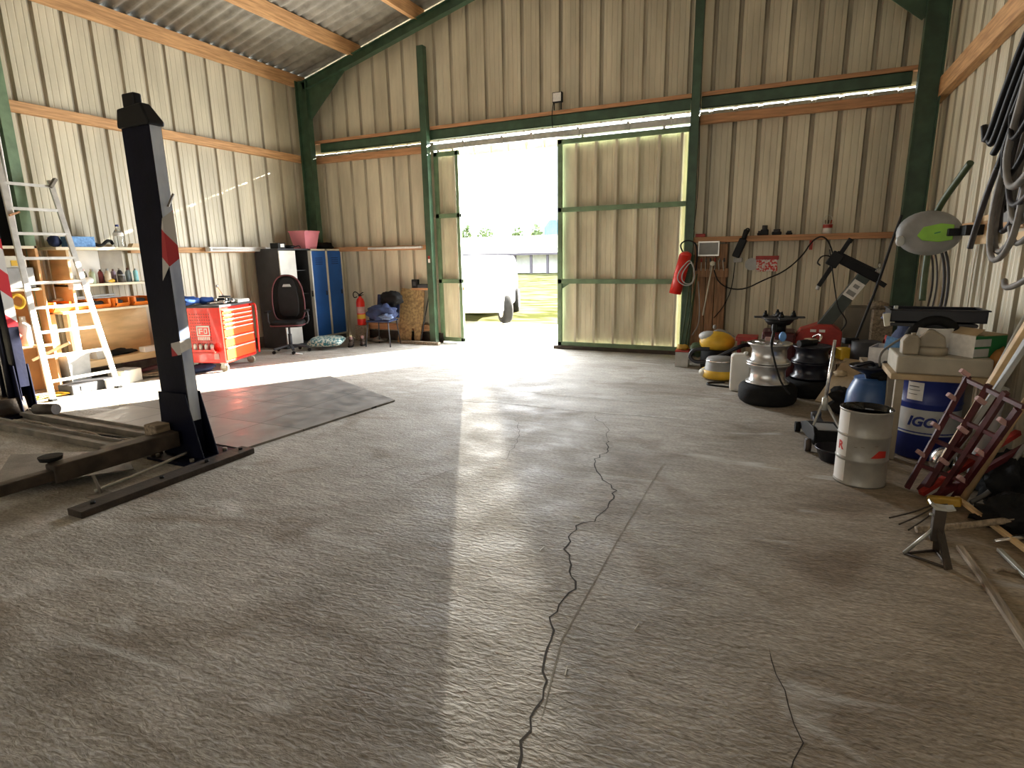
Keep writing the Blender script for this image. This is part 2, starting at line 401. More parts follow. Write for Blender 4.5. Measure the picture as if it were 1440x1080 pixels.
clad(XL, -5.50, 0, lambda u: 3.36, lambda u,d,z: (u, YB+d, z), .311, -6.63, name='wall_back', label='cream ribbed sheet cladding left of the doorway')
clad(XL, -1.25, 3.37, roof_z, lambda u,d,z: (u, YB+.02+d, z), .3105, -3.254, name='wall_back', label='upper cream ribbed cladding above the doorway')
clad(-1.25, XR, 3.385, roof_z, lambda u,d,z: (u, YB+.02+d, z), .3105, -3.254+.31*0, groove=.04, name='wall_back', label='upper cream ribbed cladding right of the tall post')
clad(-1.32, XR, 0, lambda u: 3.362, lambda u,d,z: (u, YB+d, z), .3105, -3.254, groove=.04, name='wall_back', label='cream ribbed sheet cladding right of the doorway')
m_ = MB(); m_.b(XL,XR,YN-.05,YN,0,6.0); struct(m_, 'wall_front', CLAD, label='far end wall of the hall behind the viewer')
# ------------- roof, purlins
for nm, x0, x1 in (('ceiling', XL-.15, -3.37), ('ceiling', -3.37, XR+.15)):
    m_ = MB(); ny = int((YB+.3-YN)/.177*8)
    def Pt(u, v, x0=x0, x1=x1):
        x = x0+(x1-x0)*u; y = YN+(YB+.3-YN)*v
        zz = roof_z(x) if XL <= x else 4.66+.25*(x-XL)
        return (x, y, zz + .03 + .026*math.sin(2*PI*y/.177))
    m_.sheet(Pt, 4, ny); struct(m_, nm, ROOFM, solid=.006, label='corrugated grey fibre cement roof sheets')
def wb(name, x0,x1,y0,y1,z0,z1, mt, label=None, bevel=.004):
    m_ = MB(); m_.b(x0,x1,y0,y1,z0,z1); return struct(m_, name, mt, label=label, bevel=bevel)
def beam_y(x, w, zt, h, label):      # timber purlin along the hall, tilted with the roof
    m_ = MB(); m_.b(x-w/2, x+w/2, YN, YB-.08, zt-h, zt); return struct(m_, 'trim_1', WOOD, label=label, bevel=.005)
beam_y(-8.12, .075, 4.665, .20, 'deep pine eaves purlin on top of the left wall')
for x in (-6.84,-5.55,-4.3): beam_y(x, .075, roof_z(x)-.0, .21, 'pine roof purlin under the corrugated sheets')
for x in (-2.4,-1.15,.1,1.38): beam_y(x, .075, roof_z(x), .21, 'pine roof purlin on the right slope')
wb('trim_2', -8.19, -8.10, YN, YB-.02, 3.20, 3.317, WOOD, 'upper pine rail along the left wall')
wb('trim_2', -8.19, -8.12, 5.2, YB-.02, 1.62, 1.70, WOOD, 'lower pine rail along the left wall')
wb('trim_2', 1.36, 1.455, YN, YB-.02, 3.10, 3.30, WOOD, 'upper pine rail along the right wall')
wb('trim_2', 1.38, 1.455, YN, YB-.02, 1.62, 1.70, WOOD, 'lower pine rail along the right wall')
wb('trim_3', -8.15, -5.62, 8.763, 8.85, 3.20, 3.30, WOODX, 'upper pine rail left of the doorway')
wb('trim_3', -1.22, 1.42, 8.763, 8.85, 3.19, 3.30, WOODX, 'upper pine rail right of the doorway')
wb('trim_3', -8.15, -5.62, 8.763, 8.85, 3.535, 3.59, WOODX, 'pine batten on the green beam at the left corner')
wb('trim_3', -5.50, -1.32, 8.763, 8.85, 3.535, 3.59, WOODX, 'pine batten on the green beam over the doorway')
wb('trim_3', -1.20, 1.42, 8.763, 8.85, 3.535, 3.59, WOODX, 'pine batten on the green beam right of the tall post')
wb('trim_3', -8.15, -5.62, 8.763, 8.85, 1.62, 1.70, WOODX, 'lower pine rail left of the doorway')
wb('trim_3', -1.22, 1.42, 8.70, 8.85, 1.625, 1.70, WOODX, 'pine shelf rail on the wall right of the doorway')
wb('trim_3', -7.3, -5.60, 8.763, 8.85, .20, .31, WOODX, 'low pine rail near the ground left of the doorway')
m_ = MB(); m_.b(XL+.005,XL+.03,YN,YB-.02,0,.19); struct(m_, 'baseboard_left', DUSTY)
m_ = MB(); m_.b(-7.3,-5.45,YB-.05,YB-.01,0,.17); struct(m_, 'baseboard_back', RUSTD)
CONC = mat('concrete_block', (.25,.225,.185), .9, 0, .25, 6, .4, 30)
m_ = MB(); m_.b(.60,XR-.01,YB-.10,YB-.01,0,.78); struct(m_, 'baseboard_right', CONC, label='low grey concrete upstand at the right corner')
def ibeam(name, pts, wf, d, mt, label, wd):
    """I section along p0->p1, web direction wd, depth d, flange width wf"""
    m_ = MB(); p0, p1 = Vector(pts[0]), Vector(pts[1]); ax = (p1-p0).normalized(); wd = Vector(wd); wd = (wd-ax*wd.dot(ax)).normalized(); fl_ = ax.cross(wd)
    for s_ in (-1,1): m_.bar(p0+wd*(s_*(d/2-.006)), p1+wd*(s_*(d/2-.006)), .012, wf, up=fl_)
    m_.bar(p0, p1, d-.02, .009, up=fl_)
    return struct(m_, name, mt, label=label)
ibeam('trim_4', [(-7.955,8.56,0),(-7.955,8.56,4.55)], .12, .24, GREEN, 'dark green steel column in the left corner', (1,0,0))
ibeam('trim_4', [(-8.07,3.95,0),(-8.07,3.95,4.55)], .11, .22, GREENL, 'green steel column behind the ladder', (1,0,0))
ibeam('trim_4', [(1.265,8.2,0),(1.265,8.2,4.5)], .13, .22, GREEN, 'dark green steel column in the right corner', (1,0,0))
zc = lambda x: roof_z(x)-.28
ibeam('trim_5', [(-7.95,8.56,zc(-7.95)),(-3.37,8.56,zc(-3.37))], .11, .15, GREEN, 'dark green sloping rafter on the left gable', (0,0,1))
ibeam('trim_5', [(1.2,8.2,zc(1.2)),(-3.37,8.2,zc(-3.37))], .11, .15, GREEN, 'dark green sloping rafter on the right gable', (0,0,1))
for (yy, xs, s_, lb) in ((8.56,-7.84,1,'triangular green gusset at the left corner'),(8.2,1.16,-1,'triangular green gusset at the right corner')):
    m_ = MB(); poly = [(0,3.93),(s_*.80,zc(xs+s_*.8)-.06),(s_*.80,zc(xs+s_*.8)-.02),(0,4.45)]
    m_.prism([(xs+a, z) for a, z in poly], -.005, .005, 0, M=T(0,yy,0) @ RX(PI/2))
    m_.bar((xs,yy,3.93),(xs+s_*.8,yy,zc(xs+s_*.8)-.06),.10,.012, up=(0,1,0))
    struct(m_, 'trim_6', GREEN, label=lb)
def upn(x0, x1, z0, z1, lb, mt=GREEN):
    m_ = MB(); m_.b(x0,x1,8.765,8.775,z0,z1); m_.b(x0,x1,8.765,8.84,z1-.01,z1); m_.b(x0,x1,8.765,8.84,z0,z0+.01); return struct(m_, 'trim_7', mt, label=lb)
upn(-7.84,-5.62,3.385,3.533,'green steel channel between the left corner and the door post'); upn(-5.50,-1.34,3.385,3.533,'green steel channel above the doorway'); upn(-1.20,1.18,3.385,3.533,'green steel channel right of the tall post')
def post(x, w, ztop, lb, y=8.70):
    m_ = MB(); m_.b(x-w/2,x+w/2,y-.055,y-.045,0,ztop); m_.b(x-w/2,x-w/2+.01,y-.055,y+.055,0,ztop); m_.b(x+w/2-.01,x+w/2,y-.055,y+.055,0,ztop)
    return struct(m_, 'trim_8', GREEN, label=lb, bevel=.002)
post(-5.555,.115,4.78,'tall green steel post left of the doorway'); post(-1.262,.11,5.2,'tall green steel post right of the doorway')
# rail hanging above the doorway, door leaves
m_ = MB(); m_.b(-5.50,-1.33,8.80,8.86,3.225,3.30); m_.b(-5.50,-1.33,8.80,8.862,3.305,3.312)
for x in (-4.9,-4.2,-3.7,-2.95,-2.2,-1.6): m_.b(x-.02,x+.02,8.785,8.87,3.22,3.33)
struct(m_, 'trim_9', GALV, label='galvanised sliding door rail above the doorway')
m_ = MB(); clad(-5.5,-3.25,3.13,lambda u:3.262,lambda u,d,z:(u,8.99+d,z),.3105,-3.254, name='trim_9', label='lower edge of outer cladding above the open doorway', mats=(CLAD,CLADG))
def leaf(x0, x1, zb, name, lb, phase, gus=False):
    t = thing(name, lb, 'sliding door', ((x0+x1)/2, 8.86, zb), kind='structure'); w = (x1-x0)/2; H_ = 3.19-zb
    m_ = MB()
    for z in (.03, 1.08-zb, 2.17-zb, H_-.03): m_.b(-w,w,-.03,.02,z-.035,z+.035)
    m_.b(-w,-w+.07,-.03,.02,0,H_); m_.b(w-.06,w,-.03,.02,0,H_)
    if gus: m_.prism([(-w+.05,1.05-zb),(-w+.2,1.05-zb),(-w+.05,.95-zb)],-.01,.0, M=RX(PI/2))
    m_.build('door_frame', GREENL, t, bevel=.003)
    c_ = clad(-w+.02, w-.02, .02, lambda u: H_-.02, lambda u,d,z: (u, .065-d, z), .3105, phase-(x0+x1)/2, groove=.055, gw=.075, name='door_sheet', mats=(CLADR,CLAD), parent=t, kind=None)
    for xx in (-w*.6, w*.6):
        m_ = MB(); m_.b(xx-.02,xx+.02,-.02,.0,H_,H_+.07); m_.cyl((xx,-.035,H_+.06),(xx,-.0,H_+.06),.028); m_.build('door_roller', GALV, t)
    return t
leaf(-5.50,-5.03,.03,'door_1','narrow open sliding door leaf of cream cladding in a green frame, left of the opening',-5.13)
leaf(-3.29,-1.30,.05,'door_2','wide closed sliding door leaf of cream cladding in a green frame, right of the opening',-3.005, True)
m_ = MB(); m_.b(-3.35,-1.2,8.80,8.84,0,.055); struct(m_, 'trim_10', RUSTD, label='rusty guide strip under the wide door leaf', bevel=.004)
m_ = MB(); m_.b(-6.15,-5.35,8.48,8.56,0,.05); m_.build('floor_plank', WOODOLD, bevel=.006, label='weathered plank on the ground in front of the chipboard panel', cat='plank')
# ------------------------------------------------------------------ outside
m_ = MB(); m_.b(-30,14,YB,12.1,-.15,-.012); struct(m_, 'ground_apron', APRON, label='pale concrete apron outside the doorway')
m_ = MB()
def gz(u,v):
    x = -160+260*u; y = 12.1+130*v*v; return (x,y,-.02+.10*noise.noise(Vector((x*.6,y*.6,0))) if v>0 else -.02)
m_.sheet(gz, 130, 90); o = m_.build('grass_field', GRASS, kind='stuff', label='sunlit rough grass beyond the concrete apron', cat='grass')
t = thing('farm_building', 'long low pale farm building with an open row of dark posts across the field', 'building', (-20.5,46,0))
m_ = MB(); m_.b(-14,16,.2,6,0,2.0); m_.build('wall', BARNW, t)
m_ = MB(); m_.prism([(-1.2,1.62),(7,3.3),(7,3.0),(-1.2,1.5)], -14, 16, M=Matrix(((0,0,1,0),(1,0,0,0),(0,1,0,0),(0,0,0,1)))); m_.build('roof', BARNR, t)
m_ = MB(); m_.b(-14,16,-1.28,-1.2,1.48,1.66); m_.build('gutter', BARNP, t)
for i in range(-8,11):
    m_ = MB(); m_.b(i*1.45-.09,i*1.45+.09,-1.1,-.95,0,1.55); m_.build('post', BARNP, t)
def tree(x,y,h,w,seed,lb):
    t = thing('tree', lb, 'tree', (x,y,0), group=None); rnd = random.Random(seed)
    m_ = MB(); m_.cyl((0,0,0),(0,0,h*.6),.16,.06,8); m_.build('trunk', WOODOLD, t)
    m_ = MB()
    for i in range(150):
        a = rnd.random()*2*PI; r = w*math.sqrt(rnd.random()); z = h*(.55+.42*rnd.random()*(1-(r/w)**2*.6)); s_ = .10+.16*rnd.random()
        c = Vector((r*math.cos(a), r*math.sin(a), z)); d = Vector((rnd.uniform(-1,1),rnd.uniform(-1,1),rnd.uniform(-1,1))).normalized(); q, e = axis_frame(d)
        m_.add([c-q*s_,c-e*s_,c+q*s_,c+e*s_],[(0,1,2,3)])
    m_.build('foliage', LEAF, t, solid=.01)
tree(-33.5,60,5.4,.55,1,'sparse tree behind the farm building, beside the narrow door leaf'); tree(-31.0,60,4.9,1.0,2,'leafy tree behind the farm building, second from the narrow door leaf')
tree(-27.9,62,4.8,.9,3,'small rounded tree behind the farm building roof'); tree(-23.9,58,4.9,.6,4,'tree beside the blue silo behind the farm building')
m_ = MB(); m_.lathe([(0,0),(1.1,0),(1.1,4.2),(.6,4.9),(0,5.0)],24,M=T(-21.9,58,0)); m_.build('blue_silo', mat('silo_blue',(.10,.30,.55),.5), label='pale blue silo behind the farm building, beside the wide door leaf', cat='silo')
# parked car
h = Vector((.33,-.944,0)); ang = math.atan2(h.y, h.x)
car = thing('parked_car', 'white parked car seen through the doorway, front wheel turned to the viewer', 'car', (-6.95,12.87,0), ang)
m_ = MB()
prof = [(-2.0,.35),(-2.02,.9),(-1.9,1.02),(-1.5,1.42),(-.9,1.52),(.1,1.5),(.55,1.32),(1.15,.98),(1.8,.86),(2.02,.66),(2.05,.30),(-2.0,.28)]
def section(y, k): return [(x*(1-.02*k), y, z-.06*k*(z>1)) for x, z in prof]
vs = []; ys = (-.88,-.84,-.6,0,.6,.84,.88)
for y in ys: vs += section(y*(1), abs(y)**3)
n_ = len(prof); fs = [(j*n_+i, j*n_+(i+1)%n_, (j+1)*n_+(i+1)%n_, (j+1)*n_+i) for j in range(len(ys)-1) for i in range(n_)]
m_.add(vs, fs, 0, True); m_.add(vs[:n_],[tuple(range(n_))]); m_.add(vs[-n_:],[tuple(range(n_))]); m_.build('body', CARW, car, bevel=.03)
m_ = MB(); m_.prism([(.62,1.30),(1.08,1.02),(-1.3,1.02),(-1.2,1.36),(.1,1.42)], .875, .886, M=RX(PI/2)); m_.prism([(.62,1.30),(1.08,1.02),(-1.3,1.02),(-1.2,1.36),(.1,1.42)], -.886, -.875, M=RX(PI/2)); m_.build('side_window', GLASSD, car)
m_ = MB(); m_.bar((.60,-.7,1.32),(.60,.7,1.32),.02,.02); m_.add([(.58,-.72,1.325),(.58,.72,1.325),(1.12,.78,1.015),(1.12,-.78,1.015)],[(0,1,2,3)]); m_.build('windscreen', GLASSD, car)
for wx in (1.35,-1.3):
    for s_ in (-1,1):
        w = MB().lathe([(.18,-.10),(.29,-.10),(.315,-.06),(.315,.06),(.29,.10),(.18,.10)],28,M=T(wx,s_*.87,.315) @ RZ(.42 if wx > 0 else 0) @ RX(PI/2)).build('wheel', BLACKM, car)
        q = MB().lathe([(0,.03),(.06,.07),(.14,.05),(.185,.10),(.19,-.1),(0,-.1)],20,M=T(wx,s_*.87,.315) @ RZ(.42 if wx > 0 else 0) @ RX(s_*-PI/2)).build('hubcap', WHITEP, w)
m_ = MB(); m_.b(2.02,2.06,-.28,.28,.42,.54); m_.build('number_plate', WHITEP, car)
for s_ in (-1,1): MB().ball((1.93,s_*.62,.74),(.10,.18,.08)).build('headlamp', GLASSD, car)
def bw(m_, name, mats, parent, **k):
    L = Vector(parent['_w']) if '_w' in parent else Vector(parent.location)
    m_.v = [(v[0]-L.x, v[1]-L.y, v[2]-L.z) for v in m_.v]
    return m_.build(name, mats, parent, **k)
# ================================================================== car lift
lift = thing('car_lift', 'dark blue two-post car lift with red and white tape on its posts', 'car lift', (-5.4,3.0,0))
def column(x, y, s, tape=True):
    # s = +1: closed back towards +X
    w, d = .30, .09
    m_ = MB(); z0, z1 = .02, 2.43
    m_.b(x-w/2,x+w/2,y,y+.008,z0,z1); m_.b(x-w/2,x+w/2,y+d+.15-.008,y+d+.15,z0,z1) if False else m_.b(x-w/2,x+w/2,y+d-.008,y+d,z0,z1)
    dd = d
    xx = x+s*w/2; m_.b(min(xx,xx-s*.008),max(xx,xx-s*.008),y,y+dd,z0,z1)
    c = bw(m_,'column',LIFTB,lift,bevel=.006)
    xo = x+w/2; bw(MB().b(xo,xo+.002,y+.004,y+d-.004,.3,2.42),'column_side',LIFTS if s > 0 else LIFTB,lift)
    # cap
    m_ = MB(); a = .018
    m_.b(x-w/2-a,x+w/2+a,y-a,y+dd+a,2.42,2.45)
    m_.add([(x-w/2-a,y-a,2.45),(x+w/2+a,y-a,2.45),(x+w/2+a,y+dd+a,2.45),(x-w/2-a,y+dd+a,2.45),(x-w/2-.01,y-.01,2.55),(x+w/2-.05,y-.01,2.57),(x+w/2-.05,y+dd*.7,2.57),(x-w/2-.01,y+dd*.7,2.55)],[(0,1,5,4),(1,2,6,5),(2,3,7,6),(3,0,4,7),(4,5,6,7)])
    m_.b(x-.10,x+.03,y+.0,y+dd*.7,2.55,2.645)
    bw(m_,'column_cap',BLACK,lift,bevel=.012)
    # gusseted foot
    m_ = MB()
    for yy in (y-.03, y+dd+.005):
        p = [(x-w/2-.0,.02),(x+s*(w/2+.12),.02),(x+s*(w/2+.11),.06),(x+s*w/2,.52),(x-s*w/2,.52)] if True else 0
        p[0] = (x-s*(w/2+.03),.02)
        m_.prism(p,-.006,.006,M=T(0,yy+.01,0) @ RX(PI/2))
    m_.b(x-w/2-.05,x+w/2+.05+(.18 if s>0 else 0),y-.16,y+dd+.16,.0,.022)
    bw(m_,'foot_plate',LIFTB,lift,bevel=.003)
    for (bx,by) in ((x+s*.24,y-.10),(x+s*.24,y+dd+.10),(x-.12,y-.12)):
        bw(MB().cyl((bx,by,.02),(bx,by,.045),.018,seg=6),'bolt',DUSTY,lift)
    return c
column(-4.195,2.85,1)
column(-7.0,3.07,-1)
m_ = MB(); m_.b(-3.86,-3.72,1.84,3.12,0,.045); bw(m_,'base_rail',RUSTD,lift,bevel=.004)
for by in (1.95,2.4,2.75,3.05): bw(MB().cyl((-3.79,by,.045),(-3.79,by,.062),.016,seg=6),'bolt',BLACK,lift)
# floor channels between the posts, open gutter with a cable in it
for y0, zz in ((2.70,.055),(3.02,.055)):
    m_ = MB(); m_.b(-6.85,-4.36,y0,y0+.10,0,zz); m_.b(-6.85,-4.36,y0+.085,y0+.10,0,zz+.02) ; bw(m_,'cross_rail',DUSTY,lift,bevel=.003)
m_ = MB(); m_.tube([(-6.7,2.9,.02),(-6.2,2.93,.03),(-5.9,2.86,.02),(-5.5,2.92,.03),(-5.2,2.85,.02),(-4.9,2.93,.03),(-4.4,2.88,.03)],.012,6); bw(m_,'hydraulic_hose',WOODOLD,lift)
m_ = MB(); m_.tube([(-6.7,2.86,.02),(-6.0,2.84,.02),(-5.3,2.94,.02),(-4.4,2.95,.02)],.008,6); bw(m_,'hydraulic_hose',BLACKM,lift)
# cover plate with tread pattern
m_ = MB(); m_.add([(-5.35,2.25,.055),(-4.62,1.78,.055),(-4.12,2.42,.055),(-4.60,2.66,.055)],[(0,1,2,3)]); bw(m_,'cover_plate',CHECKER,lift,solid=.008)
# near arm: square box arms with black swivel pad
def arm(pts, ws, m1, z, name='swing_arm'):
    m_ = MB()
    for (a,b),w in zip(zip(pts[:-1],pts[1:]), ws): m_.bar((*a,z),(*b,z),w[0],w[1],up=(0,0,1))
    return bw(m_,name,m1,lift,bevel=.008)
arm([(-4.18,2.80),(-4.22,1.96)],[(.11,.12)],RUSTD,.17)
arm([(-4.30,2.82),(-4.34,2.35)],[(.10,.10)],DUSTY,.16)
a2 = arm([(-4.215,2.05),(-4.24,1.35)],[(.085,.07)],RUSTD,.165,'arm_extension')
m_ = MB(); m_.cyl((-4.31,2.02,.17),(-4.31,2.02,.235),.022); m_.cyl((-4.31,2.02,.235),(-4.31,2.02,.262),.062,.07,18); bw(m_,'arm_pad',BLACKM,lift)
m_ = MB(); m_.b(-4.34,-4.22,1.98,2.10,.13,.16); m_.cyl((-4.0,2.12,.0),(-4.06,2.12,.13),.010); m_.b(-4.04,-3.94,2.04,2.16,0,.012); bw(m_,'arm_pin',DUSTY,lift)
m_ = MB(); m_.tube([(-4.08,2.8,.06),(-4.06,2.45,.035),(-4.03,2.1,.03)],.011,6); bw(m_,'release_rod',GALV,lift)
m_ = MB(); m_.b(-4.36,-4.22,2.68,2.80,.16,.29); bw(m_,'carriage_block',WOODOLD,lift,bevel=.01)
# far post arm in bare light steel with rusty rubber block
m_ = MB(); m_.bar((-6.95,2.83,.17),(-5.95,2.42,.19),.09,.085,up=(0,0,1)); o = bw(m_,'swing_arm',GREYL,lift,bevel=.006)
for k in (.55,.80): 
    p = Vector((-6.95,2.83,.17)).lerp(Vector((-5.95,2.42,.19)),k); bw(MB().cyl(p+V(.014,-.035,0),p+V(.03,-.055,0),.014),'bolt',BLACK,lift)
m_ = MB(); m_.cyl((-6.33,2.93,.16),(-6.10,2.98,.17),.05,.05,14); bw(m_,'arm_pad',RUSTD,lift)
m_ = MB(); m_.cyl((-7.0,3.02,.05),(-7.0,3.02,.20),.17,.15,20); bw(m_,'carriage_boss',RUSTD,lift)
m_ = MB(); m_.cyl((-6.93,3.02,.1),(-6.93,3.02,1.9),.028); m_.cyl((-7.06,3.02,.1),(-7.06,3.02,1.9),.02); bw(m_,'hydraulic_ram',BLACKG,lift)
# warning tape wrapped on both posts
m_ = MB(); e = .004
m_.add([(-4.13,2.85-e,1.36),(-4.045+.005,2.85-e,1.46),(-4.045+.005,2.85-e,1.80),(-4.06,2.85-e,1.74)],[(0,1,2,3)])
m_.add([(-4.045+.005,2.85-e,1.46),(-4.045+.005,2.938,1.52),(-4.045+.005,2.938,1.86),(-4.045+.005,2.85-e,1.80)],[(0,1,2,3)]); bw(m_,'warning_tape',TAPE,lift)
m_ = MB(); m_.add([(-4.15,2.85-e,.80),(-4.045+.005,2.85-e,.82),(-4.045+.005,2.85-e,.92),(-4.14,2.85-e,.90)],[(0,1,2,3)])
bw(m_,'warning_tape',TAPE,lift)
m_ = MB(); m_.add([(-4.045+.005,2.85-e,.83),(-4.045+.005,2.938,.86),(-4.045+.005,2.938,.93),(-4.045+.005,2.85-e,.92)],[(0,1,2,3)]); bw(m_,'paint_patch',PAPER,lift)
m_ = MB(); m_.add([(-6.85+.005,3.07,.9),(-6.85+.005,3.158,.9),(-6.85+.005,3.158,1.74),(-6.85+.005,3.07,1.74)],[(0,1,2,3)]); bw(m_,'warning_tape',TAPE,lift)
m_ = MB(); m_.bar((-4.035,2.90,1.88),(-4.00,2.93,1.97),.025,.012); bw(m_,'latch',DUSTY,lift)
# ================================================================== plate mat
def mat_tiles():
    m = bpy.data.materials.new('mat_plates'); m.use_nodes = True; n = m.node_tree.nodes; l = m.node_tree.links; b = n['Principled BSDF']
    tc = n.new('ShaderNodeTexCoord'); br = n.new('ShaderNodeTexBrick'); br.inputs['Scale'].default_value = 1; br.inputs['Brick Width'].default_value = .62; br.inputs['Row Height'].default_value = .62
    br.offset = 0; br.inputs['Mortar Size'].default_value = .004; br.inputs['Color1'].default_value = (.21,.205,.195,1); br.inputs['Color2'].default_value = (.26,.25,.235,1); br.inputs['Mortar'].default_value = (.03,.027,.024,1)
    l.new(tc.outputs['Object'], br.inputs['Vector'])
    nz = n.new('ShaderNodeTexNoise'); nz.inputs['Scale'].default_value = 5; nz.inputs['Detail'].default_value = 8; l.new(tc.outputs['Object'], nz.inputs['Vector'])
    mx = n.new('ShaderNodeMix'); mx.data_type='RGBA'; mx.blend_type='MULTIPLY'; mx.inputs['Factor'].default_value=1
    rp = n.new('ShaderNodeValToRGB'); rp.color_ramp.elements[0].position=.3; rp.color_ramp.elements[1].position=.7; rp.color_ramp.elements[0].color=(.7,.7,.7,1); rp.color_ramp.elements[1].color=(1.3,1.25,1.2,1)
    l.new(nz.outputs['Fac'], rp.inputs['Fac']); l.new(br.outputs['Color'], mx.inputs[6]); l.new(rp.outputs['Color'], mx.inputs[7]); l.new(mx.outputs[2], b.inputs['Base Color'])
    rr = n.new('ShaderNodeMapRange'); rr.inputs[1].default_value=.3; rr.inputs[2].default_value=.7; rr.inputs[3].default_value=.36; rr.inputs[4].default_value=.62; l.new(nz.outputs['Fac'], rr.inputs[0]); l.new(rr.outputs[0], b.inputs['Roughness'])
    bp = n.new('ShaderNodeBump'); bp.inputs['Strength'].default_value=.3; bp.inputs['Distance'].default_value=.01; l.new(nz.outputs['Fac'], bp.inputs['Height']); l.new(bp.outputs['Normal'], b.inputs['Normal'])
    return m
m_ = MB(); m_.prism([(-3.862,3.13),(-3.675,4.92),(-5.30,5.72),(-6.05,5.0),(-6.22,3.75),(-6.16,3.20)],0,.018); m_.b(-3.93,-3.87,2.98,3.0,0,.018)
m_.build('floor_mat', mat_tiles(), label='dark seamed floor mat of square plates lying beside the lift', cat='floor mat')
# ================================================================== ladder
lad = thing('ladder', 'tall aluminium ladder leaning over the wooden shelves, its lower half in sunlight', 'ladder', (-7.35,3.93,0))
def LP(s, z):   # point on the ladder, s in -1..1 across
    k = z/2.45; x = -7.33 - .50*k; yc = 3.925 + .04*k; hw = .36 - .125*k
    return Vector((x, yc+s*hw, z))
for s_ in (-1,1):
    bw(MB().bar(LP(s_,.02),LP(s_,2.44 if s_>0 else 2.95),.06,.026,up=(1,0,0)),'rail',ALU,lad,bevel=.003)
    bw(MB().c(*LP(s_,.012),.09,.05,.024),'foot',BLACKM,lad)
for i in range(9): 
    z = .21+.27*i; bw(MB().bar(LP(-.98,z),LP(.98,z),.032,.026,up=(1,0,0)),'rung',ALU,lad,bevel=.002)
bw(MB().bar(LP(1,2.36)+V(.02,-.03,0),LP(1,2.46)+V(.03,.05,0),.05,.03),'hook',DUSTY,lad); bw(MB().bar(LP(-1,2.02)+V(.03,-.02,0),LP(-1,2.06)+V(.05,.07,0),.04,.02),'hook',WOODX,lad)
# ================================================================== shelf unit with bench
X0, X1 = -8.17, -7.80
unit = thing('shelving_unit', 'home-made pine and plywood shelves with a workbench, right of the green steel column', 'shelving', (-7.95,4.75,0))
def sh(name, y0, y1, z0, z1, x0=X0, x1=X1, mt=SHELFW, u=unit, bevel=.003): return bw(MB().b(x0,x1,y0,y1,z0,z1), name, mt, u, bevel=bevel)
sh('top_shelf',4.12,5.32,1.655,1.69); sh('middle_shelf',4.22,5.32,1.215,1.245); sh('worktop',4.05,5.34,.905,.935,x1=-7.76); sh('lower_shelf',4.10,5.32,.25,.30,mt=PLY); 
sh('front_board',4.10,5.32,.215,.30,x0=-7.82,x1=-7.79,mt=PLY)
sh('side_panel',4.22,4.25,.935,1.655,mt=PLY); sh('back_panel',4.25,5.32,.30,.905,x0=-8.18,x1=-8.165,mt=PLY); sh('back_panel',4.26,4.80,1.245,1.655,x0=-8.18,x1=-8.165,mt=WHITEP); sh('back_panel',4.80,5.10,1.245,1.655,x0=-8.18,x1=-8.163,mt=BEIGE)
sh('leg',4.12,4.19,0,.905,x0=-7.83,x1=-7.765,mt=WHITE); sh('leg',5.24,5.31,0,.905,x0=-7.83,x1=-7.78,mt=PLY); sh('side_panel',3.98,4.06,0,.905,x0=-8.17,x1=-7.95,mt=PLY)
sh('bracket',5.14,5.17,1.245,1.60,x0=-7.84,x1=-7.81,mt=GREYC) if False else None
cab = thing('plywood_cabinet', 'orange-brown plywood rack left of the green steel column, behind the ladder', 'cabinet', (-7.95,3.65,0))
sh('side_panel',3.90,3.93,0,1.70,u=cab,mt=PLYO); sh('top',3.2,3.93,1.67,1.70,u=cab); sh('shelf',3.2,3.90,1.20,1.23,u=cab); sh('shelf',3.2,3.90,.55,.58,u=cab,mt=PLYO); sh('back_panel',3.2,3.90,0,1.67,x0=-8.18,x1=-8.165,u=cab,mt=PLYO)
m_ = MB(); m_.b(-8.15,-7.82,3.35,3.86,1.235,1.46); m_.build('parts_cabinet', GREY, label='grey metal parts cabinet on the orange-brown rack', cat='parts cabinet', bevel=.004)
t = thing('filing_tray', 'pale box with a yellow label on the grey parts cabinet', 'box', (-7.99,3.62,1.461)); MB().b(-.14,.14,-.2,.2,0,.13).build('box',CREAM,t,bevel=.004); MB().b(.141,.144,.05,.13,.02,.08).build('paper_label',YELLOW,t)
m_ = MB(); m_.lathe([(0,0),(.07,0),(.07,.22),(.03,.27),(.03,.33),(0,.33)],16,M=T(-7.95,3.72,.581)); m_.build('white_canister', WHITE, label='white canister on the lower board of the orange-brown rack', cat='canister')
m_ = MB(); m_.ball((-7.93,3.55,.68),(.09,.10,.10),jit=.4); m_.build('red_rag', REDM, label='crumpled red rag beside the white canister', cat='rag')
m_ = MB(); m_.tube([(-7.86,3.6,1.12),(-7.84,3.66,1.18),(-7.84,3.74,1.10),(-7.85,3.68,1.0),(-7.86,3.6,1.05)],.018,8,closed=True); m_.build('yellow_hose', YELLOW, label='small yellow hose coil hanging under the rack shelf', cat='hose')
m_ = MB(); m_.bar((-7.78,3.66,.42),(-7.60,3.98,.585),.05,.03); m_.build('sunlit_offcut', PLY, label='sunlit wooden offcut leaning on the orange-brown rack', cat='offcut')
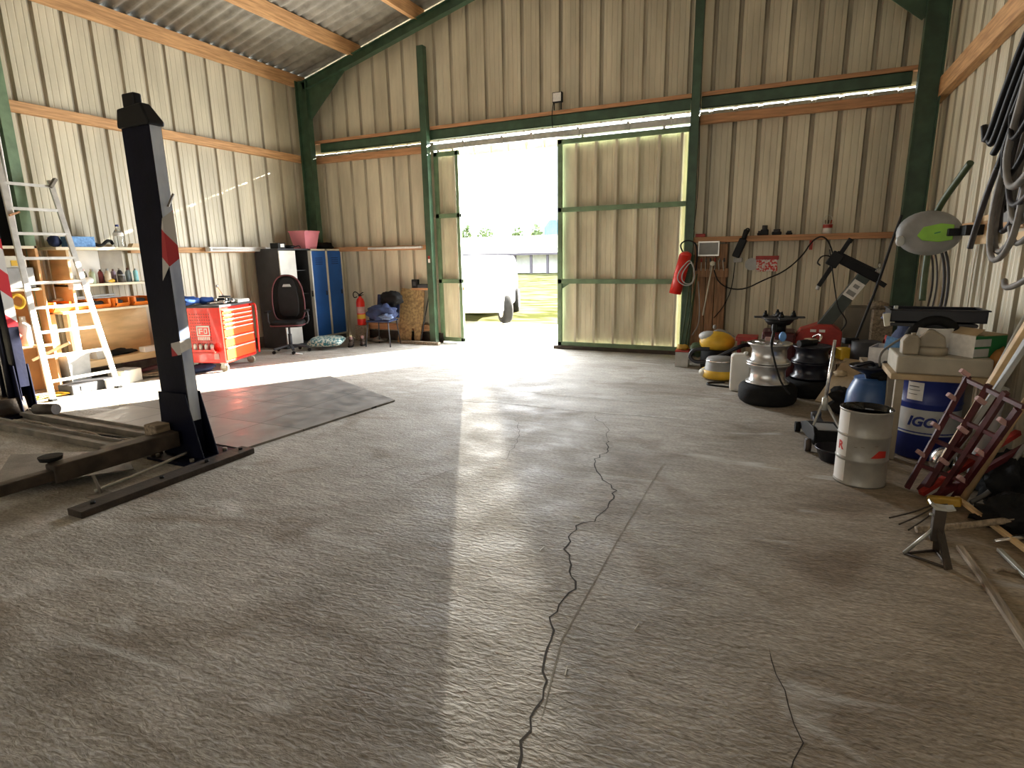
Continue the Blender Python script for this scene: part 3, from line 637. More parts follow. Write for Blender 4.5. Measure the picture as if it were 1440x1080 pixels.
# on the top shelf
t = thing('tissue_box', 'pale blue patterned carton at the left end of the top shelf', 'box', (-7.93,4.45,1.69)); MB().b(-.10,.10,-.14,.14,0,.125).build('carton',BLUEBOX,t,bevel=.003)
m_ = MB(); m_.tube([(-7.9,4.58,1.76),(-7.88,4.64,1.71),(-7.88,4.70,1.712),(-7.9,4.75,1.75),(-7.92,4.80,1.775),(-7.95,4.86,1.77),(-8.0,4.9,1.74)],.020,8); m_.build('black_hose', BLACKM, label='short bent black hose on the top shelf beside the water bottle', cat='hose')
m_ = MB(); m_.b(-8.05,-7.95,4.6,4.86,1.69,1.73); m_.build('cardboard_strip', TAN, label='flat cardboard strip behind the black hose', cat='cardboard')
t = thing('water_bottle', 'large clear water bottle with a label on the top shelf', 'bottle', (-7.90,4.93,1.69))
MB().lathe([(0,.0),(.055,.0),(.06,.02),(.055,.07),(.06,.10),(.058,.15),(.045,.20),(.02,.235),(.018,.26)],18).build('bottle_body',GLASS,t)
MB().lathe([(.0605,.14),(.0605,.17),(.054,.185)],18).build('bottle_label',PAPER,t); MB().cyl((0,0,.26),(0,0,.285),.02).build('bottle_cap',BLUED,t)
m_ = MB(); m_.prism([(0,0),(.20,0),(.20,.05),(.03,.05)],-.05,.05,M=T(-7.9,5.05,1.69)@RZ(PI/2)@RX(PI/2)); m_.build('wooden_wedge', PLY, label='wooden wedge at the right end of the top shelf', cat='wedge')
m_ = MB(); m_.ball((-7.95,4.2,1.76),(.06,.07,.07),jit=.3); m_.build('dark_gloves', NAVY, label='dark glove bundle behind the ladder on the top shelf', cat='gloves')
# bottles on the middle shelf
KINDS = [('spray_can','spray can',[(0,0),(.028,0),(.028,.13),(.018,.15)],[(.012,.15),(.012,.17),(0,.172)]),
 ('oil_bottle','bottle',[(0,0),(.035,0),(.035,.12),(.02,.15),(.013,.155)],[(.016,.155),(.016,.18),(0,.18)]),
 ('jar','jar',[(0,0),(.04,0),(.04,.075),(.034,.085)],[(.037,.085),(.037,.105),(0,.105)])]
items = [(4.33,2,'light_grey','white jar nearest the ladder on the middle shelf'),(4.43,1,'faded','dusty grey bottle beside the white jar on the middle shelf'),(4.50,0,'pale_green','pale green spray can, leftmost can on the middle shelf'),(4.56,1,'mint','wide pale mint bottle on the middle shelf'),(4.63,0,'maroon','thin maroon can on the middle shelf'),(4.68,1,'cream2','cream bottle standing behind the yellow sponge'),(4.74,2,'dark2','dark jar right of the yellow sponge'),(4.79,0,'purple','dull purple can on the middle shelf'),(4.85,2,'dark2','squat dark jar beside the black bottle'),(4.91,1,'black2','black bottle with grey cap on the middle shelf'),(4.98,1,'steelb','tall steel blue bottle on the middle shelf'),(5.04,0,'tealb','turquoise spray bottle, rightmost on the middle shelf')]
cols = {'light_grey':(.55,.55,.5),'faded':(.3,.3,.26),'pale_green':(.35,.42,.3),'mint':(.45,.58,.5),'maroon':(.25,.05,.06),'cream2':(.55,.48,.36),'dark2':(.07,.06,.05),'purple':(.25,.18,.24),'black2':(.04,.04,.05),'steelb':(.30,.40,.45),'tealb':(.25,.58,.62)}
for i,(y,k,c,lb) in enumerate(items):
    nm, cat, pb, pc = KINDS[k]; t = thing(nm, lb, cat, (-7.90+.06*((i*7)%3-1), y, 1.245), group='bottles and cans on the middle shelf')
    MB().lathe(pb,14).build('container',mat(c,cols[c],.45,0,.2,20),t); MB().lathe(pc,12).build('lid',mat('lid_'+str(i%3),[(.5,.5,.48),(.12,.05,.04),(.35,.36,.36)][i%3],.5),t)
m_ = MB(); m_.ball((-7.83,4.70,1.27),(.035,.05,.025),jit=.2); m_.build('sponge', YELLOW, label='small yellow sponge at the edge of the middle shelf', cat='sponge')
m_ = MB(); m_.ball((-7.84,4.45,1.285),(.04,.06,.04),jit=.15); m_.build('white_cloth', PAPER, label='white crumpled cloth on the middle shelf by the ladder', cat='cloth')
m_ = MB(); m_.b(-7.80,-7.70,4.18,4.36,1.19,1.26); m_.build('paper_pad', PAPER, label='sunlit white paper pad on the left end of the middle shelf', cat='paper pad')
m_ = MB(); m_.tube([(-7.79,5.22,1.0),(-7.78,5.23,1.25),(-7.79,5.2,1.33),(-7.82,5.15,1.33)],.012,8); m_.build('steel_hook', CHROME, label='bright bent steel hook at the right end of the middle shelf', cat='hook')
m_ = MB(); m_.b(-8.1,-8.02,4.1,4.9,1.05,1.065); m_.bar((-8.05,4.15,1.07),(-8.05,4.85,1.09),.04,.02); m_.build('spirit_level', GREYL, label='long grey spirit level lying behind the orange bins', cat='spirit level')
# orange bins
def bin_():
    t = thing('storage_bin', 'x', 'storage bin', (0,0,0), group='orange storage bins on the workbench')
    m_ = MB(); w, d, h_ = .12, .20, .115
    m_.b(-d,0.04,-w,-w+.006,0,h_); m_.b(-d,.04,w-.006,w,0,h_); m_.b(-d,-d+.006,-w,w,0,h_); m_.b(-d,.04,-w,w,0,.006)
    m_.add([(.04,-w,0),(.04,w,0),(.07,w,.05),(.07,-w,.05)],[(0,1,2,3)]); m_.b(.045,.06,-w,-w+.03,.05,h_); m_.b(.045,.06,w-.03,w,.05,h_)
    m_.build('tray',ORANGE,t,bevel=.004); MB().ball((-.07,0,.05),(.09,.09,.04),jit=.5).build('contents',GREYC,t)
    return t
b0 = bin_(); spots = [(4.08,.25,'orange storage bin behind the ladder, leftmost on the workbench'),(4.30,-.2,'orange storage bin tilted against the ladder rail'),(4.52,0,'orange open-front bin holding dark parts, middle of the workbench'),(4.78,.35,'orange bin turned sideways, third clear of the ladder'),(5.06,0,'orange bin at the right end of the workbench, beside the lift post')]
for i,(y,a,lb) in enumerate(spots):
    if i == 0: b0.location = (-7.86,y,.936); b0.rotation_euler = (0,0,a); b0['label'] = lb
    else: copy_thing(b0,(-7.86,y,.936),a,lb)
# low shelf things
m_ = MB(); m_.ball((-7.98,4.70,.33),(.08,.24,.04),jit=.6); m_.build('dark_rags', BLACKM, label='dark rags and tubes on the lower bench shelf', cat='rags', kind='stuff')
m_ = MB(); m_.b(-7.92,-7.80,4.98,5.22,.301,.37); m_.build('white_carton', WHITE, label='small white carton on the lower bench shelf', cat='carton', bevel=.003)
m_ = MB(); m_.prism([(-.1,0),(.1,0),(.07,.11),(-.07,.11)],-.09,.09,M=T(-7.93,4.48,.301)@RX(PI/2)); m_.build('grey_bowl', GREYL, label='grey plastic bowl on the lower bench shelf', cat='bowl')
t = thing('storage_tub', 'grey plastic tub under the workbench behind the ladder', 'tub', (-7.86,4.12,0)); MB().lathe([(0,0),(.15,0),(.18,.40),(.19,.40),(.19,.42),(.165,.42),(.14,.02),(0,.02)],4,M=RZ(PI/4),sm=False).build('tub_body',GREYL,t,bevel=.02)
t = thing('metal_toolbox', 'pale grey metal box with vent slots on the ground under the workbench', 'box', (-7.60,4.55,0),.25)
MB().b(-.13,.13,-.13,.13,0,.16).build('box_body',CREAM,t,bevel=.005)
MB().b(-.10,.10,-.10,.10,.161,.17).build('lid',GREY,t)
for i in range(4): MB().b(-.1,.02,-.134,-.13,.03+.03*i,.04+.03*i).build('vent_slot',GREYC,t)
t = thing('toolbox', 'dark flat toolbox with chrome catches on the ground behind the ladder', 'toolbox', (-7.55,4.08,0),.1)
MB().b(-.12,.12,-.28,.28,0,.11).build('case',GREYC,t,bevel=.01)
for y in (-.15,.15): MB().b(.12,.128,y-.03,y+.03,.04,.09).build('catch',CHROME,t)
m_ = MB(); m_.b(-7.62,-7.42,4.2,4.4,.001,.10); m_.build('folded_papers', PAPER, label='white folded papers in the sun beside the dark toolbox', cat='papers')
m_ = MB(); m_.tube([(-7.45,3.45,.02),(-7.5,3.6,.035),(-7.46,3.78,.02),(-7.55,3.86,.03),(-7.62,3.7,.02),(-7.57,3.5,.03)],.010,6,closed=True); m_.tube([(-7.48,3.5,.045),(-7.55,3.72,.05),(-7.44,3.8,.03)],.010,6); m_.build('yellow_strap', YELLOW, label='yellow strap coiled on the ground at the ladder foot', cat='strap')
m_ = MB(); m_.bar((-7.85,4.9,.06),(-7.65,5.15,.12),.16,.04); m_.bar((-7.95,4.75,.20),(-7.9,5.2,.22),.1,.05); m_.build('red_bag', REDD, label='dark red bag pushed under the lower bench shelf', cat='bag')
m_ = MB(); m_.bar((-7.7,4.7,.05),(-7.45,5.0,.02),.12,.015); m_.bar((-7.6,4.85,.04),(-7.5,5.15,.06),.09,.015); m_.build('loose_boards', WOODOLD, label='loose thin boards on the ground right of the pale metal box', cat='boards')
# tube light on the wall rail
t = thing('tube_light', 'long white tube light fixed on the left wall rail', 'light', (-8.05,6.95,1.665))
MB().b(-.045,.045,-.62,.62,-.03,.04).build('housing',WHITE,t,bevel=.006); MB().cyl((.05,-.58,0),(.05,.58,0),.014).build('tube',PAPER,t)
for y in (-.6,.6): MB().b(.03,.07,y-.015,y+.015,-.02,.02).build('end_cap',WHITE,t)
t = thing('strip_light', 'short white strip light on the rail left of the doorway', 'light', (-6.35,8.738,1.665))
MB().b(-.55,.60,-.025,.03,-.02,.02).build('housing',WHITE,t,bevel=.004); MB().cyl((-.5,-.04,0),(.55,-.04,0),.012).build('tube',PAPER,t)
# ================================================================== tool trolley
ta = math.atan2(.87,-.30)   # drawer front runs this way
cart = thing('tool_trolley', 'red roller tool cabinet with drawers, in the sunlight beside the lift', 'tool trolley', (-6.86,5.46,0), ta-PI/2)
# local: +Y along the drawer front, -X depth
Ht = .93
MB().b(-.50,-.02,.03,.78,.14,Ht-.05).b(-.52,0,.0,.035,.13,Ht-.03).b(-.52,0,.775,.81,.13,Ht-.03).b(-.50,.0,.03,.78,.12,.15).build('cabinet_body',RED,cart,bevel=.006)
MB().b(-.54,.01,-.01,.82,Ht-.05,Ht-.02).build('top_tray',GREYC,cart,bevel=.006)
zs = [.155,.335,.475,.605,.665,.725,.785,.85]
for i in range(7):
    z0, z1 = zs[i]+.006, zs[i+1]-.004
    d = MB().b(-.02,.006,.045,.765,z0,z1).build('drawer',REDW,cart,bevel=.003)
    MB().b(.006,.026,.06,.75,z1-.022,z1-.004).build('handle',ALU,d,bevel=.003)
MB().b(-.64,-.52,-.02,.80,.20,.86).build('rear_bin',RED,cart,bevel=.006)
m_ = MB()
for i in range(12):
    for j in range(9): m_.b(-.44+j*.034,-.43+j*.034,-.0035,-.001,.35+i*.04,.362+i*.04)
m_.build('pegboard_holes',REDD,cart)
MB().b(-.36,-.17,-.006,-.001,.44,.64).build('logo_plate',RED,cart)
m_ = MB(); m_.b(-.36,-.17,-.009,-.006,.62,.64).b(-.36,-.17,-.009,-.006,.50,.515).b(-.36,-.345,-.009,-.006,.50,.64).b(-.185,-.17,-.009,-.006,.50,.64)
m_.b(-.33,-.27,-.009,-.006,.59,.605).b(-.33,-.27,-.009,-.006,.56,.572).b(-.33,-.31,-.009,-.006,.53,.60).b(-.25,-.21,-.009,-.006,.59,.605).b(-.25,-.21,-.009,-.006,.53,.545).b(-.222,-.208,-.009,-.006,.53,.605).b(-.255,-.243,-.009,-.006,.53,.605)
for i in range(7): m_.b(-.355+i*.026,-.338+i*.026,-.009,-.006,.445,.49)
m_.build('logo_emblem',WHITE,cart)
MB().b(-.42,-.08,-.10,-.005,.28,.30).b(-.42,-.08,-.10,-.094,.28,.325).build('side_shelf',RED,cart)
MB().b(-.15,-.08,-.012,-.001,.18,.26).build('rating_plate',PINKP,cart)
for i in range(4): MB().lathe([(0,0),(.022,0),(.022,.08),(.012,.10),(0,.10)],10,M=T(-.38+.08*i,-.05,.30)).build('bottle',[PAPER,WHITEP,PAPER,GREYL][i],cart)
MB().tube([(.0,.79,.86),(.05,.80,.88),(.06,.81,.80),(.04,.81,.15)],.014,8).build('push_handle',RED,cart)
for x,y in ((-.06,.06),(-.06,.74),(-.46,.06),(-.46,.74)):
    w = MB().cyl((x,y-.018,.055),(x,y+.018,.055),.055,seg=20).build('caster',BEIGE,cart); MB().b(x-.03,x+.03,y-.03,y-.022,.05,.13).b(x-.03,x+.03,y+.022,y+.03,.05,.13).b(x-.04,x+.04,y-.035,y+.035,.115,.13).build('fork',GALV,w)
def onc(x,y,z): p = RZ(ta-PI/2) @ Vector((x,y,z)); return (p.x-6.86, p.y+5.46, p.z)
zt = Ht-.02
m_ = MB(); m_.ball((0,0,.05),(.13,.15,.06),jit=.35); o = m_.build('blue_rag', CLOTHB, label='crumpled blue cloth on the left of the tool trolley', cat='cloth'); o.location = onc(-.45,.02,zt)
m_ = MB(); m_.ball((0,0,.03),(.08,.15,.045),jit=.35); o = m_.build('blue_rag', CLOTHB, label='flatter blue cloth on the tool trolley, behind the chrome tools', cat='cloth'); o.location = onc(-.40,.35,zt)
rnd = random.Random(4)
for i in range(8):
    kind = i % 3; t = thing(['ratchet_wrench','spanner','socket'][kind], ['chrome ratchet wrench','chrome spanner','chrome socket'][kind]+' '+['at the front edge of the trolley top, left','by the blue cloth on the trolley','beside the tilted spanner on the trolley','in the middle of the tool heap on the trolley','crossing the heap of tools on the trolley','in the tool heap near the white tray','lying towards the trolley rear edge','nearest the white tray on the trolley'][i], 'tool', onc(-.06-.05*(i%4), .08+.055*i, zt+.018+.006*(i%3)), rnd.uniform(0,PI), group='hand tools on the trolley')
    if kind < 2: MB().bar((-.10,0,0),(.08,0,.02),.018,.010).build('shaft',CHROME,t,bevel=.003); MB().cyl((.09,0,.008),(.09,0,.034),.026).build('head',CHROME,t)
    else: MB().lathe([(.012,0),(.02,0),(.02,.06),(.012,.06)],12).build('socket_body',CHROME,t)
t = thing('battery_charger', 'dark clamp block standing on the tool trolley heap', 'clamp', onc(-.20,.48,zt), .3); MB().b(-.09,.09,-.05,.05,0,.07).b(-.07,.07,-.045,.045,.08,.10).build('block',GREYC,t,bevel=.01); MB().bar((-.02,0,.10),(-.10,0,.22),.012,.012).ball((-.10,0,.235),.02).build('lever',CHROME,t)
m_ = MB(); m_.b(-.14,.14,-.15,.15,0,.045); o = m_.build('white_tray', WHITE, label='white shallow tray at the right end of the tool trolley', cat='tray', bevel=.01); o.location = onc(-.14,.62,zt); o.rotation_euler = (0,0,ta-PI/2)
m_ = MB(); m_.ball((-7.25,5.35,.05),(.12,.22,.06),jit=.4); m_.build('blue_bag', NAVY, label='dark blue bag on the ground behind the tool trolley', cat='bag')
# ================================================================== cupboards
dc = thing('steel_cupboard', 'dark grey steel cupboard with one pale door shut and the other open', 'cupboard', (-7.88,7.635,0))
bw(MB().b(-8.14,-7.62,7.29,7.31,.04,1.65),'side_panel',GREYC,dc,bevel=.003)
bw(MB().b(-8.14,-7.62,7.95,7.975,.04,1.65),'side_panel',GREYC,dc,bevel=.003); bw(MB().b(-8.14,-7.60,7.285,7.98,1.65,1.675),'top',GREYC,dc,bevel=.003); bw(MB().b(-8.14,-8.12,7.3,7.96,.04,1.65),'back_panel',BLACK,dc); bw(MB().b(-8.14,-7.61,7.29,7.97,0,.05),'plinth',GREYC,dc)
bw(MB().b(-7.62,-7.60,7.30,7.66,.06,1.64),'door',WHITEP,dc,bevel=.003)
o = bw(MB().b(-7.60,-7.53,7.945,7.97,.06,1.64),'door',WHITEP,dc,bevel=.003); MB().b(.32,.35,.29,.312,.85,.95).build('handle',CHROME,o)
for z in (.5,.9,1.3): bw(MB().b(-8.12,-7.66,7.31,7.95,z,z+.012),'shelf',GREYC,dc)
lk = thing('locker', 'two-door steel locker with blue doors and cream frame in the corner', 'locker', (-7.88,8.41,0))
bw(MB().b(-8.10,-7.62,7.99,8.83,.10,1.67),'locker_body',CREAM,lk,bevel=.004); bw(MB().b(-8.08,-7.64,8.0,8.82,0,.10),'plinth',GREYC,lk)
bw(MB().b(-7.62,-7.60,7.99,8.03,.09,1.67).b(-7.62,-7.60,8.385,8.435,.09,1.67).b(-7.62,-7.60,8.79,8.83,.09,1.67).b(-7.62,-7.60,7.99,8.83,1.64,1.67).b(-7.62,-7.60,7.99,8.83,.09,.12),'door_surround',CREAM,lk)
for y0 in (8.035,8.44):
    d = bw(MB().b(-7.615,-7.594,y0,y0+.345,.125,1.635),'door',BLUE,lk,bevel=.003)
    L = Vector(lk.location)
    MB().b(-7.594-L.x,-7.58-L.x,y0+.29-L.y,y0+.31-L.y,.85,.93).build('handle',GREYC,d); 
    m_ = MB(); 
    for k in range(4): m_.b(-7.5945-L.x,-7.592-L.x,y0+.08-L.y,y0+.26-L.y,1.40+.035*k,1.41+.035*k)
    m_.build('vent',NAVY,d)
t = thing('pink_bin', 'pink plastic bin on top of the blue-door locker', 'bin', (-7.80,8.12,1.672))
m_ = MB(); m_.add([(-.13,-.13,0),(.13,-.13,0),(.13,.13,0),(-.13,.13,0),(-.18,-.18,.30),(.18,-.18,.30),(.18,.18,.30),(-.18,.18,.30)],[(0,3,2,1),(0,1,5,4),(1,2,6,5),(2,3,7,6),(3,0,4,7)]); m_.build('bin_body',PINK,t,solid=.006)
MB().b(-.19,.19,-.19,-.17,.285,.31).b(-.19,.19,.17,.19,.285,.31).b(-.19,-.17,-.19,.19,.285,.31).b(.17,.19,-.19,.19,.285,.31).build('rim',PINK,t,bevel=.004)
m_ = MB(); m_.ball((-7.8,8.55,1.72),(.15,.22,.06),jit=.6); m_.build('black_netting', BLACKM, label='black netting heaped on the right end of the locker', cat='netting', kind='stuff')
t = thing('power_supply', 'small black device with a white label on the dark cupboard', 'device', (-7.72,7.42,1.677)); MB().b(-.10,.08,-.08,.08,0,.09).build('case',BLACK,t,bevel=.006); MB().b(.081,.084,-.03,.05,.02,.075).build('paper_label',PAPER,t)
m_ = MB(); m_.ball((-7.74,7.68,1.70),(.10,.09,.03),jit=.5); m_.tube([(-7.7,7.75,1.70),(-7.66,7.83,1.73),(-7.7,7.9,1.69)],.008,6); m_.build('black_cable', BLACK, label='tangled black cable on the dark cupboard', cat='cable')
# gaming chair
ch = thing('office_chair', 'black racing-style office chair with burgundy edging in front of the cupboard', 'chair', (-7.33,7.10,0), math.radians(-55))
# local: faces +X ... back towards -X
def sl(y0,z0,z1,w,x): pass
outer = [(-.16,.50),(-.24,.58),(-.255,.80),(-.245,.92),(-.23,1.05),(-.17,1.18),(-.08,1.245),(.08,1.245),(.17,1.18),(.23,1.05),(.245,.92),(.255,.80),(.24,.58),(.16,.50)]
inner = [(y*.66, .56+(z-.5)*.88) for y,z in outer]
Mb = T(-.20,0,0) @ Matrix(((0,0,1,0),(1,0,0,0),(0,1,0,0),(0,0,0,1)))
MB().prism(outer,-.04,.04,M=Mb).build('backrest',BLACKM,ch,bevel=.025,seg=3)
MB().prism(inner,.02,.055,M=Mb).build('back_pad',BLACK,ch,bevel=.015)
m_ = MB(); m_.tube([(-.155,y*1.0,z) for y,z in outer],.012,8,closed=True); m_.build('piping',BURG,ch)
m_ = MB(); m_.prism([(-.07,1.06),(.07,1.06),(.05,1.10),(-.05,1.10)],.055,.062,M=Mb); m_.build('back_slot',GREYL,ch)
MB().prism([(-.25,-.20),(-.25,.20),(-.1,.25),(.20,.25),(.26,.18),(.26,-.18),(.20,-.25),(-.1,-.25)],.43,.52).build('seat',BLACKM,ch,bevel=.03,seg=3)
m_ = MB(); m_.tube([(-.22,-.20,.46),(-.1,-.255,.46),(.20,-.255,.46),(.27,-.18,.46),(.27,.18,.46),(.20,.255,.46),(-.1,.255,.46),(-.22,.20,.46)],.012,8); m_.build('piping',BURG,ch)
for s_ in (-1,1):
    a = MB().b(-.12,.16,s_*.30-.03,s_*.30+.03,.66,.69).build('armrest',BLACK,ch,bevel=.01); MB().tube([(0,s_*.22,.46),(0,s_*.32,.48),(0,s_*.31,.66)],.014,8,smooth=1).build('arm_bracket',GREYC,a)
MB().cyl((0,0,.10),(0,0,.30),.03).cyl((0,0,.28),(0,0,.44),.018).build('gas_column',GREYC,ch)
m_ = MB()
for i in range(5):
    a = 2*PI*i/5+.3; m_.bar((0,0,.12),(.29*math.cos(a),.29*math.sin(a),.075),.045,.03,up=(0,0,1))
m_.build('star_base',GREYC,ch,bevel=.006)
for i in range(5):
    a = 2*PI*i/5+.3; x, y = .29*math.cos(a), .29*math.sin(a); MB().cyl((x-.02,y,.027),(x+.02,y,.027),.027).build('caster',BLACK,ch)
# cushion & shoes
m_ = MB()
def cu(u,v):
    a, b = 2*u-1, 2*v-1; e = (1-a**4)*(1-b**4); return (a*.30*(1-.08*b*b), b*.24*(1-.08*a*a), .075*math.sqrt(max(e,0)))
def cl(u,v):
    p = cu(u,v); return (p[0],p[1],-p[2]*.8)
m_.sheet(cu,14,14); m_.sheet(cl,14,14); o = m_.build('cushion',CUSH,label='teal and white patterned cushion on the ground by the locker',cat='cushion'); o.location = (-7.02,7.60,.062); o.rotation_euler = (.10,0,.45)
def shoe(x,y,a,lb):
    t = thing('work_shoe', lb, 'shoe', (x,y,0), a, group='pair of brown work shoes by the locker')
    MB().prism([(-.13,-.035),(-.05,-.04),(.08,-.048),(.14,-.03),(.155,0),(.14,.035),(.08,.05),(-.05,.04),(-.13,.035),(-.145,0)],0,.022).build('sole',BLACKM,t,bevel=.004)
    m_ = MB(); m_.ball((.06,0,.045),(.09,.043,.04)); m_.ball((-.06,0,.055),(.075,.040,.055)); m_.cyl((-.06,0,.04),(-.08,0,.15),.043,.047,14,caps=False); m_.build('upper',BROWN,t)
    MB().ball((-.03,0,.135),(.03,.028,.035)).build('tongue',PINKP,t)
shoe(-6.78,7.93,-1.0,'brown work shoe nearer the patterned cushion'); shoe(-6.68,8.12,-.9,'brown work shoe nearer the fire extinguisher')
# fire extinguisher
fe = thing('fire_extinguisher', 'red fire extinguisher standing left of the navy chair', 'fire extinguisher', (-7.06,8.60,.285))
wb_ = MB(); wb_.b(-7.16,-6.96,8.52,8.68,0,.285); wb_.build('extinguisher_block', WOODOLD, label='low wooden block under the red fire extinguisher', cat='block', bevel=.005)
MB().lathe([(0,0),(.07,0),(.078,.02),(.078,.42),(.06,.48),(.025,.51),(.025,.53),(0,.53)],20).build('cylinder',RED,fe)
MB().lathe([(.0788,.12),(.0788,.20)],20).build('yellow_band',YELLOW,fe); MB().lathe([(.0788,.22),(.0788,.34)],20).build('text_band',PINKP,fe)
MB().bar((-.03,0,.55),(.08,0,.60),.02,.015).bar((-.03,0,.54),(.08,0,.555),.02,.012).cyl((0,0,.52),(0,0,.56),.022).build('valve_handle',BLACK,fe); MB().tube([(0,0,.55),(-.10,0,.62),(-.14,-.02,.58),(-.10,-.05,.50),(-.02,-.06,.52)],.009,8).build('discharge_hose',BLACK,fe)
# navy chair with clothes
nc = thing('stacking_chair', 'navy plastic chair with thin grey legs, heaped with clothes', 'chair', (-6.30,8.23,0), math.radians(-80))
MB().prism([(-.2,-.20),(-.2,.20),(.2,.22),(.22,0),(.2,-.22)],.42,.45).build('seat',NAVY,nc,bevel=.012)
m_ = MB(); m_.sheet(lambda u,v:(-.20-.10*v-.05*math.sin(PI*u), (u-.5)*.44, .46+.40*v),8,6); m_.build('backrest',NAVY,nc,solid=.008)
for x,y in ((.2,-.21),(.2,.21),(-.2,-.19),(-.2,.19)): MB().cyl((x*1.12,y*1.1,0),(x*.9,y*.9,.43),.011,seg=8).build('leg',GREYC,nc)
def cloth(c, r, jit, seed, n=30):
    m_ = MB(); m_.ball(c, r, 0, 32, 20, jit=jit); return m_
o = cloth((-6.28,8.20,.56),(.28,.21,.15),.28,1).build('blue_jacket',NAVY,label='navy jacket heaped on the seat of the navy chair',cat='jacket')
o = cloth((-6.22,8.42,.80),(.22,.13,.13),.3,2).build('black_coat',BLACKM,label='black coat thrown over the back of the navy chair',cat='coat')
m_ = MB(); m_.ball((-6.10,8.06,.52),(.12,.08,.05),jit=.6,su=20,sv=12); m_.build('denim_cuff',mat('denim',(.10,.14,.24),.8,0,.3,20),label='crumpled denim trousers hanging off the chair front',cat='trousers')
# chipboard panel cut like trousers
op = [(-.27,0),(-.22,.0),(-.0+.02,0),(.03,.26),(.08,.26),(.10,0),(.20,0),(.27,.45),(.29,.92),(-.18,.97),(-.21,.85),(-.23,.40)]
m_ = MB(); m_.prism(op,-.009,.009,M=T(-6.02,8.62,.0) @ RX(PI/2-.10)); m_.b(-6.02-.18,-6.02-.175,8.6,8.61,.5,.52)
m_.build('chipboard_panel',OSB,label='notched chipboard panel leaning on the wall left of the doorway',cat='panel')
t = thing('radio', 'small black boxes on top of the chipboard panel', 'radio', (-5.90,8.72,.965)); MB().b(-.07,.05,-.04,.04,0,.15).build('case',BLACK,t,bevel=.01); MB().b(.05,.26,-.04,.04,0,.07).build('side_unit',GREYC,t,bevel=.02); MB().b(-.04,.02,-.042,-.04,.04,.11).build('speaker_grille',GREYC,t)
m_ = MB(); m_.b(-6.0,-5.6,8.70,8.76,.93,.965); m_.build('radio_ledge',WOODX,label='narrow wooden ledge behind the chipboard panel top',cat='ledge')
m_ = MB(); m_.cyl((-5.78,8.60,.05),(-5.66,8.75,.85),.010,seg=8); m_.build('iron_bar',GREYC,label='thin dark bar leaning between panel and green door post',cat='bar')
m_ = MB(); m_.cyl((-6.9,8.55,.03),(-6.5,8.6,.03),.03,seg=10); m_.ball((-6.6,8.45,.05),(.1,.08,.05),jit=.5); m_.build('ground_rubble',DUSTY,label='dusty odds and ends under the navy chair',cat='rubble',kind='stuff')
m_ = MB(); m_.ball((-7.05,6.95,.008),(.10,.05,.008),jit=.4); m_.build('paper_scrap',PAPER,label='white paper scrap on the ground before the office chair',cat='paper')
t = thing('flood_lamp', 'small white square lamp on the green beam above the doorway', 'lamp', (-3.25,8.74,3.59)); MB().b(-.075,.075,-.03,.03,.10,.24).build('lamp_housing',BLACK,t,bevel=.006); MB().b(-.062,.062,-.036,-.03,.112,.228).build('lamp_glass',PAPER,t); MB().b(-.06,-.05,-.01,.01,0,.12).b(.05,.06,-.01,.01,0,.12).build('bracket',BLACK,t)
m_ = MB(); m_.tube([(-3.30,8.70,3.70),(-3.34,8.72,3.5),(-3.33,8.74,3.35)],.006,6); m_.build('lamp_cable',BLACK,label='thin black cable hanging from the square lamp',cat='cable')
t = thing('door_sticker', 'small red and white sticker on the green post left of the doorway', 'sticker', (-5.555,8.642,1.46)); MB().b(-.02,.02,-.003,0,-.06,.0).build('white_half',PAPER,t); MB().b(-.02,.02,-.003,0,0,.05).build('red_half',REDM,t)
m_ = MB(); m_.cyl((-5.06,8.86,.95),(-5.06,8.868,.95),.05,seg=18); m_.build('orange_reflector',ORANGE,label='round orange reflector on the edge of the narrow door leaf',cat='reflector')

m_ = MB(); m_.b(-8.17,-8.12,3.55,3.86,1.70,3.19); m_.build('dark_strip', BLACK, label='tall black strip added on the left wall between ladder and green column', cat='board')  # dark sheet added to fill the black area beside the column
m_ = MB(); m_.cyl((-7.95,3.83,1.71),(-7.97,3.86,3.9),.012,seg=10); m_.build('white_conduit', WHITE, label='thin white pipe running up beside the green column at the left', cat='pipe')
# ================================================================== right side
def th(name,label,cat,loc,rz=0,group=None): return thing(name,label,cat,loc,rz,group)
# open drum
dr = th('metal_drum','open-topped grey and white steel drum with red print, nearest drum to the viewer','drum',(.542,4.25,0), 0)
R = .148
MB().lathe(ms=[0]*13+[1]*4, prof=[(0,.01),(R,.01),(R+.004,0),(R+.004,.012),(R,.02),(R,.165),(R+.006,.172),(R,.18),(R,.325),(R+.006,.332),(R,.34),(R,.485),(R+.006,.49),(R+.006,.50),(R-.004,.50),(R-.006,.44),(R-.006,.02),(0,.02)],seg=36).build('drum_body',[DRUMW,OILM],dr)
MB().cyl((0,0,.425),(0,0,.43),R-.007,seg=32).build('oil_surface',OILM,dr)
def wrap(name,mt,parent,r,a0,a1,z0,z1,shape=None,n=14):
    m_ = MB(); vs=[]; 
    for i in range(n+1):
        u = i/n; a = math.radians(a0+(a1-a0)*u); lo, hi = (z0,z1) if shape is None else shape(u)
        vs += [(r*math.cos(a),r*math.sin(a),lo),(r*math.cos(a),r*math.sin(a),hi)]
    m_.add(vs,[(2*i,2*i+2,2*i+3,2*i+1) for i in range(n)],0,True); return m_.build(name,mt,parent)
REDP = mat('red_print',(.55,.03,.02),.5)
wrap('white_panel',WHITE,dr,R+.0012,-180,-133,.19,.322); wrap('white_panel',WHITE,dr,R+.0012,-180,-133,.022,.163); wrap('white_panel',WHITE,dr,R+.0012,-180,-133,.342,.484)
